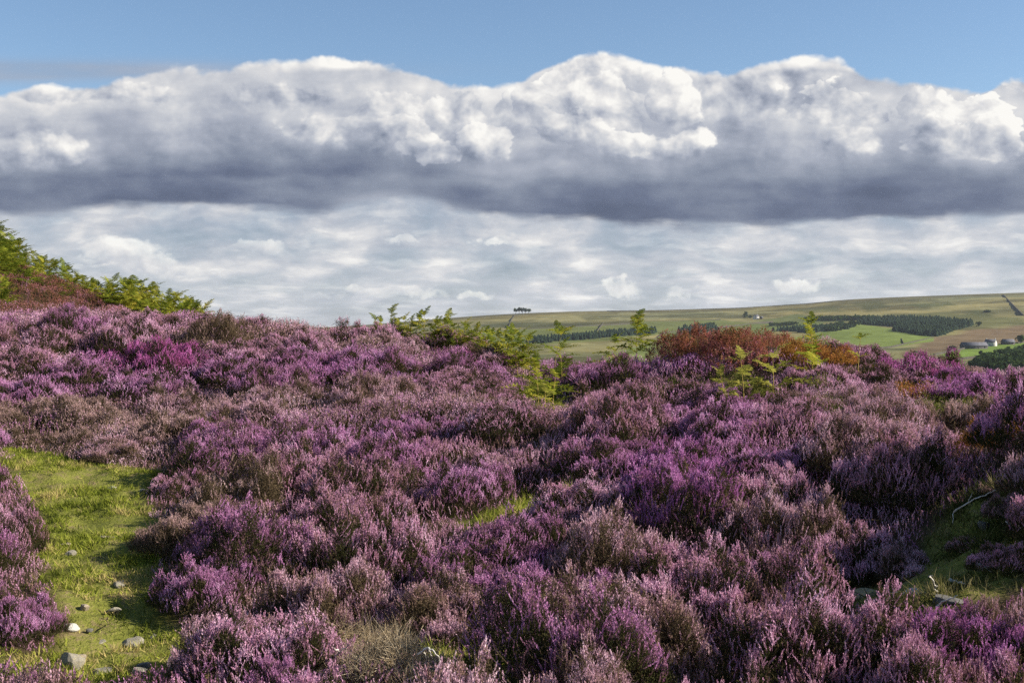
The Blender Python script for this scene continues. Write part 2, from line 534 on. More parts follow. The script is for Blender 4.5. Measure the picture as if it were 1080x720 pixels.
def leafy(name, stops, trans=.3, rough=.8, attr='v', patch=None, objvar=.25):
    """thin plant matter: colour from a per-sprig value, with light passing through"""
    m, nt, out = mat(name)
    at = nt.nodes.new('ShaderNodeAttribute'); at.attribute_name = attr
    fac = E(nt, at.outputs['Fac'])
    if objvar:
        oi = nt.nodes.new('ShaderNodeObjectInfo')
        fac = (fac * (1 - objvar) + E(nt, oi.outputs['Random']) * objvar).clamp()
    col = ramp(nt, fac, stops)
    d = nt.nodes.new('ShaderNodeBsdfDiffuse'); t = nt.nodes.new('ShaderNodeBsdfTranslucent')
    nt.links.new(col, d.inputs[0]); nt.links.new(col, t.inputs[0])
    mx = nt.nodes.new('ShaderNodeMixShader'); mx.inputs[0].default_value = trans
    nt.links.new(d.outputs[0], mx.inputs[1]); nt.links.new(t.outputs[0], mx.inputs[2])
    nt.links.new(mx.outputs[0], out.inputs[0])
    return m


def attr_leafy(name, attr='col', trans=.3):
    m, nt, out = mat(name)
    at = nt.nodes.new('ShaderNodeAttribute'); at.attribute_name = attr
    d = nt.nodes.new('ShaderNodeBsdfDiffuse'); t = nt.nodes.new('ShaderNodeBsdfTranslucent')
    nt.links.new(at.outputs[0], d.inputs[0]); nt.links.new(at.outputs[0], t.inputs[0])
    mx = nt.nodes.new('ShaderNodeMixShader'); mx.inputs[0].default_value = trans
    nt.links.new(d.outputs[0], mx.inputs[1]); nt.links.new(t.outputs[0], mx.inputs[2])
    nt.links.new(mx.outputs[0], out.inputs[0])
    return m


def stone_mat(name, c0, c1, c2, lichen=.0):
    m, nt, out = mat(name)
    tc = nt.nodes.new('ShaderNodeTexCoord')
    oi = nt.nodes.new('ShaderNodeObjectInfo')
    n = tnoise(nt, tc.outputs['Object'], 14, 6, .65)
    n2 = tnoise(nt, tc.outputs['Object'], 60, 4, .6)
    col = ramp(nt, (n * .7 + n2 * .3).clamp(), [(.25, c0), (.5, c1), (.72, c2)])
    if lichen: col = mixc(nt, tnoise(nt, tc.outputs['Object'], 9, 5, .6).step(.52, .60) * lichen, col, (.34, .30, .05))
    b = nt.nodes.new('ShaderNodeBsdfPrincipled')
    nt.links.new(col, b.inputs['Base Color']); b.inputs['Roughness'].default_value = .85
    bp = nt.nodes.new('ShaderNodeBump'); bp.inputs['Strength'].default_value = .5; bp.inputs['Distance'].default_value = .01
    nt.links.new((n2 + n).v, bp.inputs['Height']); nt.links.new(bp.outputs[0], b.inputs['Normal'])
    nt.links.new(b.outputs[0], out.inputs[0])
    return m


def build_moor():
    # fine near the camera, coarser outwards
    def axis(lo, hi, a, b, fine, coarse):
        l = list(np.arange(a, b + 1e-6, fine))
        x = a
        st = fine
        while x > lo: st = min(st * 1.25, coarse); x -= st; l.insert(0, x)
        x = b; st = fine
        while x < hi: st = min(st * 1.25, coarse); x += st; l.append(x)
        return np.array(l)
    xs = axis(-62, 62, -17, 9, .09, 2.0); ys = axis(-48, 80, 4.5, 37, .09, 2.0)
    Xg, Yg = np.meshgrid(xs, ys)
    Z = gz(Xg, Yg)
    bd = bare(Xg, Yg)
    # a little roughness on the trodden turf
    tuft = np.clip(.15 - bd, 0, .3) / .3
    Z = Z + tuft * ((fbm(Xg * 7, Yg * 7, 3) - .5) * .13)
    V = np.column_stack([Xg.ravel(), Yg.ravel(), Z.ravel()])
    ny, nx = Xg.shape
    i = np.arange(ny * nx).reshape(ny, nx)
    Fq = np.column_stack([i[:-1, :-1].ravel(), i[:-1, 1:].ravel(), i[1:, 1:].ravel(), i[1:, :-1].ravel()])
    turf = np.clip((.12 + (fbm(Xg * 4, Yg * 4, 3) - .5) * .25 - bd) / .15, 0, 1)
    m, nt, out = mat('moor_soil')
    at = nt.nodes.new('ShaderNodeAttribute'); at.attribute_name = 'turf'
    tc = nt.nodes.new('ShaderNodeTexCoord')
    n = tnoise(nt, tc.outputs['Object'], 3.5, 6, .65)
    n2 = tnoise(nt, tc.outputs['Object'], 40, 4, .7)
    soil = ramp(nt, (n * .5 + n2 * .5).clamp(), [(.3, (.018, .012, .008)), (.55, (.05, .034, .02)), (.75, (.10, .075, .045))])
    grass = ramp(nt, (n * .6 + n2 * .4).clamp(), [(.3, (.05, .045, .016)), (.43, (.11, .12, .022)), (.52, (.17, .175, .035)), (.60, (.20, .155, .075)), (.72, (.15, .105, .06))])
    col = mixc(nt, E(nt, at.outputs['Fac']), soil, grass)
    b = nt.nodes.new('ShaderNodeBsdfPrincipled'); b.inputs['Roughness'].default_value = .95; b.inputs['Specular IOR Level'].default_value = .1
    nt.links.new(col, b.inputs['Base Color'])
    bp = nt.nodes.new('ShaderNodeBump'); bp.inputs['Strength'].default_value = .8; bp.inputs['Distance'].default_value = .03
    nt.links.new(n2.v, bp.inputs['Height']); nt.links.new(bp.outputs[0], b.inputs['Normal'])
    nt.links.new(b.outputs[0], out.inputs[0])
    me = mesh_np('ground', V, [Fq], [m], attrs={'turf': ('FLOAT', 'POINT', turf.ravel())}, smooth=True)
    return tag(mobj('ground', me), kind='structure')


build_moor()
# ------------------------------------------------------------------ sprig templates (z = 0..1 along the sprig, xy = -1..1 across)
def tmpl_spike(r, nf=13, stem=True):
    V = []; Fq = []
    bx, by = r.normal(0, 1.1, 2)
    bend = lambda z: np.array([bx * z * z, by * z * z, 0])
    if stem:
        for k in range(2):
            a = k * 1.57 + r.random()
            t = np.array([math.cos(a), math.sin(a), 0]) * .13
            o = len(V)
            V += [-t, t, t * .5 + bend(.55) + (0, 0, .55), -t * .5 + bend(.55) + (0, 0, .55)]
            Fq.append((o, o + 1, o + 2, o + 3))
    for k in range(nf):
        z = .24 + .74 * (k + r.random() * .6) / nf
        a = k * 2.4 + r.random() * .8
        rad = (1.05 - .75 * ((z - .24) / .76) ** 1.6) * (.75 + .5 * r.random())
        c = np.array([math.cos(a), math.sin(a), 0]); t = np.array([-math.sin(a), math.cos(a), 0])
        p = bend(z) + c * rad * .45 + np.array([0, 0, z])
        w = t * (.30 + .2 * r.random()) * (1.1 - .4 * z)
        up = c * .42 * rad + np.array([0, 0, .085 + .05 * r.random()])
        o = len(V)
        V += [p - w * .7 - up * .4, p + w * .7 - up * .4, p + w + up * .6, p - w + up * .6]
        Fq.append((o, o + 1, o + 2, o + 3))
    return np.array(V), np.array(Fq)


def tmpl_shoot(r, nl=10, lw=.22, ll=.09, spread=.8):
    V = []; Fq = []
    bx, by = r.normal(0, 1.3, 2)
    bend = lambda z: np.array([bx * z * z, by * z * z, 0])
    for k in range(2):
        a = k * 1.57 + r.random(); t = np.array([math.cos(a), math.sin(a), 0]) * .14
        o = len(V); V += [-t, t, t * .3 + bend(1) + (0, 0, 1), -t * .3 + bend(1) + (0, 0, 1)]
        Fq.append((o, o + 1, o + 2, o + 3))
    for k in range(nl):
        z = .15 + .82 * (k + r.random()) / nl
        a = k * 2.4 + r.random(); c = np.array([math.cos(a), math.sin(a), 0]); t = np.array([-math.sin(a), math.cos(a), 0])
        p = bend(z) + np.array([0, 0, z]); q = p + c * spread * (.6 + .6 * r.random()) + np.array([0, 0, ll])
        w = t * lw
        o = len(V); V += [p - w * .4, p + w * .4, q + w, q - w]
        Fq.append((o, o + 1, o + 2, o + 3))
    return np.array(V), np.array(Fq)


def tmpl_leafbunch(r, nl=7):
    """bilberry: an upright twig with small oval leaves"""
    V = []; Fq = []
    for k in range(1):
        t = np.array([.05, 0, 0]); V += [-t, t, t * .4 + (0, 0, .9), -t * .4 + (0, 0, .9)]; Fq.append((0, 1, 2, 3))
    for k in range(nl):
        z = .25 + .72 * (k + r.random()) / nl
        a = k * 2.4 + r.random() * .8; c = np.array([math.cos(a), math.sin(a), 0]); t = np.array([-math.sin(a), math.cos(a), 0])
        p = np.array([0, 0, z]); q = p + c * 1.0 * (.7 + .5 * r.random()) + np.array([0, 0, .06 + r.random() * .12])
        mid = (p + q) / 2 + np.array([0, 0, .02]); w = t * .30
        o = len(V); V += [p, mid - w, q, mid + w]; Fq.append((o, o + 1, o + 2, o + 3))
    return np.array(V), np.array(Fq)


def tmpl_twig(r):
    V = []; Fq = []
    pts = [np.zeros(3)]
    d = np.array([r.normal(0, .6), r.normal(0, .6), .25])
    for k in range(4):
        d = d + np.array([r.normal(0, 1.3), r.normal(0, 1.3), r.normal(0, .05)])
        pts.append(pts[-1] + d * np.array([.9, .9, 1]))
    for k in range(4):
        for t in (np.array([.16, 0, 0]), np.array([0, .16, 0])):
            f = 1 - k * .2
            o = len(V); V += [pts[k] - t * f, pts[k] + t * f, pts[k + 1] + t * (f - .2), pts[k + 1] - t * (f - .2)]; Fq.append((o, o + 1, o + 2, o + 3))
    return np.array(V), np.array(Fq)


TR = np.random.default_rng(11)
T_SPIKE = [tmpl_spike(TR) for _ in range(8)]
T_SPIKE_LO = [tmpl_spike(TR, 6, False) for _ in range(6)]
T_SHOOT = [tmpl_shoot(TR) for _ in range(8)]
T_SHOOT_LO = [tmpl_shoot(TR, 4) for _ in range(4)]
T_BILB = [tmpl_leafbunch(TR) for _ in range(8)]
T_BILB_LO = [tmpl_leafbunch(TR, 4) for _ in range(5)]
T_TWIG = [tmpl_twig(TR) for _ in range(10)]
T_BLADE = []
for _k in range(6):
    _b = TR.normal(0, .5, 2)
    _V = np.array([[-1, 0, 0], [1, 0, 0], [.7 + _b[0] * 2, _b[1] * 2, .55], [-.7 + _b[0] * 2, _b[1] * 2, .55], [.12 + _b[0] * 6, _b[1] * 6, 1], [-.12 + _b[0] * 6, _b[1] * 6, 1]])
    T_BLADE.append((_V, np.array([[0, 1, 2, 3], [3, 2, 4, 5]])))


def scatter(tm, pos, dirs, length, width, vals, r):
    """copies of the templates merged in arrays: (verts, quads, value per face)"""
    n = len(pos)
    ch = r.integers(0, len(tm), n)
    z = norm(dirs)
    ref = norm(r.normal(0, 1, (n, 3)))
    x = norm(np.cross(ref, z)); y = np.cross(z, x)
    VV = []; FF = []; vv = []; off = 0
    vals = np.asarray(vals)
    for k, (tv, tf) in enumerate(tm):
        s = np.where(ch == k)[0]
        if not len(s): continue
        a = tv[None, :, 0:1] * width[s][:, None, None]; b = tv[None, :, 1:2] * width[s][:, None, None]; c = tv[None, :, 2:3] * length[s][:, None, None]
        P = pos[s][:, None] + a * x[s][:, None] + b * y[s][:, None] + c * z[s][:, None]
        VV.append(P.reshape(-1, 3))
        FF.append((tf[None] + (np.arange(len(s)) * len(tv))[:, None, None] + off).reshape(-1, 4))
        vv.append(np.repeat(vals[s], len(tf), axis=0))
        off += len(s) * len(tv)
    return np.concatenate(VV), np.concatenate(FF), np.concatenate(vv)


def merge(parts):
    V = []; Fq = []; v = []; off = 0
    for a, b, c in parts:
        V.append(a); Fq.append(b + off); v.append(c); off += len(a)
    return np.concatenate(V), np.concatenate(Fq), np.concatenate(v)


def stems(n, R, H, r, thick=.006, top=.75):
    """woody branches that fan out from the root"""
    V = []; Fq = []; vv = []
    for k in range(n):
        a = r.random() * 6.283; rr = R * math.sqrt(r.random()) * .85
        e = np.array([math.cos(a) * rr, math.sin(a) * rr, H * top * (1 - .5 * (rr / R) ** 2) * (.7 + .4 * r.random())])
        p0 = np.array([math.cos(a), math.sin(a), 0]) * R * .15 * r.random()
        mid = (p0 + e) / 2 + np.array([math.cos(a), math.sin(a), -.5]) * R * .12 + r.normal(0, .03, 3)
        pts = [p0 + np.array([0, 0, -.03]), mid * .6 + p0 * .4, mid, e * .6 + mid * .4, e]
        for i in range(5):
            t = thick * (1 - i * .19)
            for q in range(3):
                an = q * 2.094
                V.append(pts[i] + np.array([math.cos(an) * t, math.sin(an) * t, 0]))
        o = len(V) - 15
        for i in range(4):
            for q in range(3):
                Fq.append((o + i * 3 + q, o + i * 3 + (q + 1) % 3, o + i * 3 + 3 + (q + 1) % 3, o + i * 3 + 3 + q)); vv.append(r.random())
    return np.array(V), np.array(Fq), np.array(vv)


class Dome:
    """uneven bush outline: a wide low mound with several crests and hollows"""
    def __init__(s, R, H, r, nl=8):
        s.R = R; s.H = H; s.o = r.uniform(0, 90, 2)
        s.l = [(r.normal(0, R * .15), r.normal(0, R * .15), R * .8, H * .8)]
        for k in range(nl):
            a = k / nl * 6.283 + r.random() * .9; d = R * (.25 + .5 * r.random())
            s.l.append((math.cos(a) * d, math.sin(a) * d, R * (.30 + .32 * r.random()), H * (.50 + .50 * r.random())))

    def z(s, x, y):
        o = np.zeros_like(x)
        for a, b, rr, h in s.l:
            q = 1 - ((x - a) ** 2 + (y - b) ** 2) / (rr * rr)
            o = np.maximum(o, np.where(q > 0, h * np.maximum(q, 0) ** .8, 0))
        n = fbm(x * 7.5 + s.o[0], y * 7.5 + s.o[1], 3)
        return o * (.28 + 1.40 * n)

    def sample(s, n, r):
        P = []; N = []
        got = 0
        while got < n:
            x, y = r.uniform(-s.R * 1.1, s.R * 1.1, (2, n * 4))
            e = .01
            z = s.z(x, y)
            gx = (s.z(x + e, y) - s.z(x - e, y)) / (2 * e); gy = (s.z(x, y + e) - s.z(x, y - e)) / (2 * e)
            g = np.hypot(gx, gy); cl = np.minimum(1, 2.6 / np.maximum(g, 1e-6)); gx *= cl; gy *= cl
            wgt = np.sqrt(1 + gx * gx + gy * gy) / 2.8
            k = (z > .05 * s.H) & (r.random(len(x)) < wgt)
            P.append(np.column_stack([x, y, z])[k]); N.append(norm(np.column_stack([-gx, -gy, np.ones_like(gx)]))[k]); got += k.sum()
        return np.concatenate(P)[:n], np.concatenate(N)[:n]


def fmesh(name, t):
    return mesh_np(name, t[0], [t[1]], [None], attrs={'v': ('FLOAT', 'FACE', t[2])})


def heather_shape(seed, R=.5, H=.42, nsp=2300, nsh=1500, nst=34, bare_=0.0):
    r = np.random.default_rng(seed)
    D = Dome(R, H, r)
    P, N = D.sample(nsp, r)
    # flower on the crowns, mostly leaf and bare wood down the flanks
    crown = np.clip((N[:, 2] - .38) / .35, .10, 1) * np.clip((P[:, 2] / H - .12) / .30, .12, 1)
    sel = r.random(nsp) < crown
    P = P[sel]; N = N[sel]; nsp = len(P)
    dirs = norm(N * .38 + np.array([0, 0, .80]) + r.normal(0, .30, N.shape))
    L = r.uniform(.035, .10, nsp); W = r.uniform(.0044, .0078, nsp)
    # patches of a bush flower and wither together
    pv = fbm(P[:, 0] * 7 + seed, P[:, 1] * 7, 3)
    vals = np.clip((pv - .5) * 1.5 + .5 + r.normal(0, .20, nsp), 0, 1)
    pos = P - dirs * (L * r.uniform(.55, 1.15, nsp))[:, None]
    keep = pos[:, 2] > .02
    sp = scatter(T_SPIKE, pos[keep], dirs[keep], L[keep], W[keep], vals[keep], r)
    P, N = D.sample(nsh, r)
    dirs = norm(N * .8 + np.array([0, 0, .6]) + r.normal(0, .3, N.shape))
    L = r.uniform(.06, .12, nsh); W = r.uniform(.007, .012, nsh)
    pos = P - dirs * (L * r.uniform(.9, 1.9, nsh))[:, None]
    pos[:, 2] = np.maximum(pos[:, 2], .005)
    shm = scatter(T_SHOOT, pos, dirs, L, W, np.clip(r.normal(.5, .25, nsh), 0, 1), r)
    st = stems(nst, R, H, r)
    return {'flower_spikes': fmesh('flower_spikes', sp), 'leafy_shoots': fmesh('leafy_shoots', shm), 'woody_stems': fmesh('woody_stems', st)}


def bilberry_shape(seed, R=.45, H=.34, n=1500):
    r = np.random.default_rng(seed)
    D = Dome(R, H, r)
    P, N = D.sample(n, r)
    dirs = norm(N * .5 + np.array([0, 0, .8]) + r.normal(0, .25, N.shape))
    L = r.uniform(.06, .12, n); W = r.uniform(.014, .022, n)
    pos = P - dirs * (L * r.uniform(.6, 1.5, n))[:, None]
    pv = fbm(P[:, 0] * 5 + seed, P[:, 1] * 5, 3)
    lv = scatter(T_BILB, pos, dirs, L, W, np.clip((pv - .5) * 1.2 + .5 + r.normal(0, .2, n), 0, 1), r)
    st = stems(30, R, H, r, .004, .85)
    return {'small_leaves': fmesh('small_leaves', lv), 'woody_stems': fmesh('woody_stems', st)}


def dead_shape(seed, R=.42, H=.24, n=1500):
    r = np.random.default_rng(seed)
    D = Dome(R, H, r)
    P, N = D.sample(n, r)
    dirs = norm(N * .9 + np.array([0, 0, .3]) + r.normal(0, .5, N.shape))
    L = r.uniform(.08, .18, n); W = r.uniform(.010, .017, n)
    pos = P - dirs * (L * r.uniform(.5, 1.0, n))[:, None]
    tw = scatter(T_TWIG, pos, dirs, L, W, np.clip(r.normal(.5, .25, n), 0, 1), r)
    st = stems(46, R * 1.1, H, r, .007, 1.0)
    return {'dead_twigs': fmesh('dead_twigs', tw), 'woody_stems': fmesh('woody_stems', st)}


# ------------------------------------------------------------------ plant colours (albedo)
STEM = leafy('heather_wood', [(0, (.035, .025, .018)), (.7, (.09, .065, .045)), (1, (.18, .135, .10))], 0.0)
DEADW = leafy('bleached_wood', [(0, (.17, .125, .07)), (.5, (.37, .29, .18)), (1, (.56, .48, .36))], 0.0)
GREENL = leafy('heather_leaf', [(0, (.022, .026, .010)), (.5, (.048, .048, .020)), (.8, (.095, .072, .034)), (1, (.19, .13, .07))], .15)
BROWNL = leafy('heather_leaf_brown', [(0, (.045, .035, .02)), (.5, (.095, .072, .042)), (1, (.21, .15, .09))], .2)
PAL = {
    # name: (flower stops, label words)
    'pink':   [(0, (.11, .075, .04)), (.22, (.24, .14, .115)), (.42, (.42, .215, .30)), (.70, (.57, .31, .44)), (1, (.74, .50, .62))],
    'mauve':  [(0, (.10, .065, .04)), (.22, (.22, .115, .14)), (.44, (.38, .165, .31)), (.74, (.52, .25, .45)), (1, (.69, .43, .61))],
    'purple': [(0, (.12, .06, .05)), (.22, (.24, .095, .18)), (.5, (.39, .145, .34)), (.8, (.51, .22, .46)), (1, (.66, .37, .60))],
    'magenta': [(0, (.14, .05, .05)), (.2, (.28, .08, .18)), (.5, (.45, .12, .34)), (.8, (.55, .19, .44)), (1, (.66, .32, .57))],
    'faded':  [(0, (.13, .095, .055)), (.25, (.27, .17, .14)), (.5, (.42, .25, .29)), (.75, (.56, .35, .43)), (1, (.74, .54, .60))],
    'brown':  [(0, (.10, .07, .045)), (.3, (.22, .15, .11)), (.55, (.38, .25, .23)), (.85, (.47, .31, .31)), (1, (.60, .44, .44))],
    'russet': [(0, (.10, .05, .03)), (.4, (.20, .085, .05)), (.7, (.27, .11, .12)), (1, (.36, .17, .26))],
}
FLOWER = {k: leafy('flower_' + k, v, .22) for k, v in PAL.items()}
LEAF = {
    'redberry': [(0, (.05, .045, .018)), (.25, (.10, .085, .03)), (.42, (.20, .09, .045)), (.62, (.27, .095, .06)), (.82, (.27, .10, .12)), (1, (.32, .26, .09))],
    'orange': [(0, (.10, .07, .02)), (.35, (.24, .12, .03)), (.65, (.36, .17, .045)), (.9, (.30, .09, .06)), (1, (.30, .24, .06))],
    'green':  [(0, (.05, .06, .014)), (.45, (.11, .125, .03)), (.75, (.19, .175, .05)), (1, (.30, .23, .09))],
}
LEAFM = {k: leafy('leaf_' + k, v, .35) for k, v in LEAF.items()}
# ------------------------------------------------------------------ where each kind of heather grows (photo pixels)
ZONES = [  # cx, cy, rx, ry, kind, strength
    (150, 372, 46, 18, 'magenta', .6), (120, 368, 40, 12, 'purple', .8), (345, 380, 34, 13, 'purple', .9), (205, 380, 30, 16, 'purple', .6),
    (520, 371, 40, 12, 'magenta', .75), (470, 366, 30, 10, 'purple', .7), (400, 372, 40, 14, 'mauve', .7), (600, 385, 40, 16, 'mauve', .9),
    (60, 435, 75, 26, 'brown', .6), (30, 470, 50, 18, 'brown', .7), (150, 470, 70, 24, 'faded', .8), (240, 350, 60, 12, 'brown', .5), (320, 352, 60, 12, 'faded', .5),
    (60, 285, 110, 34, 'russet', 1.0), (10, 310, 60, 16, 'russet', .9), (110, 312, 60, 12, 'russet', .8),
    (90, 338, 110, 12, 'pink', .6), (250, 420, 90, 30, 'faded', .55), (380, 420, 60, 30, 'faded', .5), (330, 500, 90, 40, 'pink', .8), (430, 520, 60, 30, 'pink', .9),
    (715, 492, 62, 34, 'purple', 1.0), (660, 460, 40, 24, 'mauve', .7), (640, 575, 46, 52, 'faded', .95), (600, 530, 36, 24, 'faded', .6), (800, 520, 60, 24, 'faded', .9),
    (815, 562, 50, 26, 'mauve', .95), (570, 640, 46, 40, 'mauve', .8), (590, 690, 70, 34, 'purple', .6), (620, 710, 30, 14, 'magenta', .5), (850, 690, 70, 34, 'mauve', .9), (930, 700, 60, 24, 'purple', .7),
    (790, 660, 60, 34, 'pink', .7), (280, 700, 70, 26, 'mauve', .9), (230, 560, 50, 40, 'mauve', .5), (55, 545, 30, 30, 'mauve', .8), (10, 560, 40, 50, 'pink', .8), (40, 660, 50, 50, 'pink', .8),
    (470, 640, 30, 26, 'brown', .6), (420, 610, 30, 20, 'faded', .5), (340, 610, 50, 30, 'brown', .3), (690, 690, 22, 16, 'brown', .6), (730, 700, 30, 16, 'faded', .7),
    (250, 620, 60, 40, 'faded', .5), (190, 600, 50, 60, 'pink', .6), (600, 600, 30, 20, 'mauve', .5),
    (960, 374, 36, 8, 'magenta', .6), (900, 368, 26, 8, 'mauve', .6), (700, 372, 40, 14, 'purple', .5), (740, 376, 30, 14, 'purple', .6), (1030, 402, 46, 14, 'purple', .9),
    (760, 420, 60, 24, 'mauve', .8), (840, 440, 60, 24, 'pink', .6), (930, 440, 60, 24, 'faded', .5), (900, 590, 40, 30, 'faded', .6), (950, 580, 30, 20, 'mauve', .6),
    (1060, 460, 40, 34, 'brown', .6), (1000, 500, 60, 24, 'mauve', .5), (1050, 670, 50, 40, 'purple', .8), (1000, 640, 40, 14, 'mauve', .6),
]
BILB = [  # bilberry growing among it
    (785, 350, 62, 16, 'redberry'), (735, 360, 26, 9, 'redberry'), (850, 362, 34, 9, 'orange'), (885, 374, 18, 5, 'orange'), (930, 384, 12, 4, 'green'), (985, 392, 20, 6, 'redberry'),
    (1050, 425, 26, 14, 'orange'), (1075, 398, 12, 6, 'redberry'), (965, 402, 20, 8, 'orange'), (850, 395, 24, 8, 'green'), (900, 392, 20, 7, 'green'), (720, 398, 30, 5, 'green'), (770, 393, 24, 6, 'green'),
    (940, 596, 30, 16, 'orange'), (960, 605, 16, 10, 'green'), (1000, 415, 30, 10, 'green'), (1010, 490, 26, 8, 'orange'), (880, 420, 26, 10, 'green'), (560, 520, 14, 8, 'green'),
]
NZ = np.random.default_rng(21)


def kind_at(px, py, x, y, r):
    for cx, cy, rx, ry, k, s in ZONES:
        q = ((px - cx) / rx) ** 2 + ((py - cy) / ry) ** 2
        if q < 1 and r.random() < s * (1.25 - .45 * q): return k
    n = float(fbm(np.array(x * .45 + 40), np.array(y * .45 + 9), 3)) + r.normal(0, .05)
    return 'brown' if n < .27 else 'faded' if n < .39 else 'pink' if n < .57 else 'mauve'


def bilb_at(px, py, r):
    for cx, cy, rx, ry, k in BILB:
        if ((px - cx) / rx) ** 2 + ((py - cy) / ry) ** 2 < 1: return k
    return None


def visible(p, slack=.12):
    """is a point in sight of the camera over the bare moor"""
    t = np.linspace(.08, .97, 60)
    x = p[0] * t; y = p[1] * t; z = ZC + (p[2] - ZC) * t
    return bool(np.all(z > gz0(x, y) + slack))


H_SHAPES = [heather_shape(100 + i, .5, .42, 5200, 2500) for i in range(7)]
T_SHAPES = [heather_shape(150 + i, .46, .42, 1500, 2900, 60) for i in range(2)]      # few flowers
B_SHAPES = [bilberry_shape(200 + i) for i in range(4)]
D_SHAPES = [dead_shape(300 + i) for i in range(2)]
BUSHES = []


def plant(shape, name, mats, loc, rz, sc):
    root = empty(name, loc, rz, sc)
    for part, me in shape.items():
        mobj(part, me, root, mats[part])
    return root


def place_bushes():
    spots = []   # (x, y, R)
    cell = {}

    def ok(x, y, s):
        for dx in range(-2, 3):
            for dy in range(-2, 3):
                for (a, b, c) in cell.get((int(x // 1 + dx), int(y // 1 + dy)), ()):
                    if (a - x) ** 2 + (b - y) ** 2 < ((s + c) * .5) ** 2: return False
        return True

    def add(x, y, s):
        cell.setdefault((int(x // 1), int(y // 1)), []).append((x, y, s)); spots.append((x, y, s))
    # hand-placed clumps that the picture shows plainly
    fixed = [(-6, 584, .52), (14, 668, .42), (-50, 664, .5), (-60, 600, .6), (200, 572, .60), (222, 640, .55), (262, 706, .52), (205, 522, .55), (120, 482, .6), (40, 470, .6),
             (715, 530, .85), (815, 590, .7), (575, 660, .7), (600, 720, .7), (640, 610, .8), (860, 720, .8), (290, 725, .7), (900, 606, .55), (948, 606, .36),
             (470, 668, .6), (420, 712, .55), (365, 716, .5), (395, 706, .4), (1050, 712, .6), (985, 690, .42), (1095, 690, .45), (545, 590, .5), (1062, 600, .24), (1024, 580, .18), (1078, 545, .24), (1052, 522, .2)]
    for px, py, s in fixed:
        g = ground_at(px, py); add(g[0], g[1], s)
    # shaded bank: bushes just outside the frame keep the low sun off it
    for px, py, s in [(1125, 520, .5), (1130, 570, .5), (1165, 500, .5)]:
        g = ground_at(px, py); add(g[0], g[1], s)
    r = np.random.default_rng(5)
    for k in range(60000):
        if len(spots) >= 320: break
        d = 4.5 + (22 - 4.5) * math.sqrt(r.random())
        px = r.uniform(-45, 1125)
        x = (px - 540) / F * d
        s = .56 + .034 * (d - 5) + r.uniform(-.10, .30)
        if not ok(x, d, s) or (px < 100 and 7 < d < 11.8) or (455 < px < 620 and 8.5 < d < 10.5): continue
        b = float(bare(np.array([x]), np.array([d]))[0])
        if b < s * .72: continue
        z = float(gz(np.array([x]), np.array([d]))[0])
        if not visible(np.array([x, d, z + .38]), .20): continue
        add(x, d, s)
    return spots


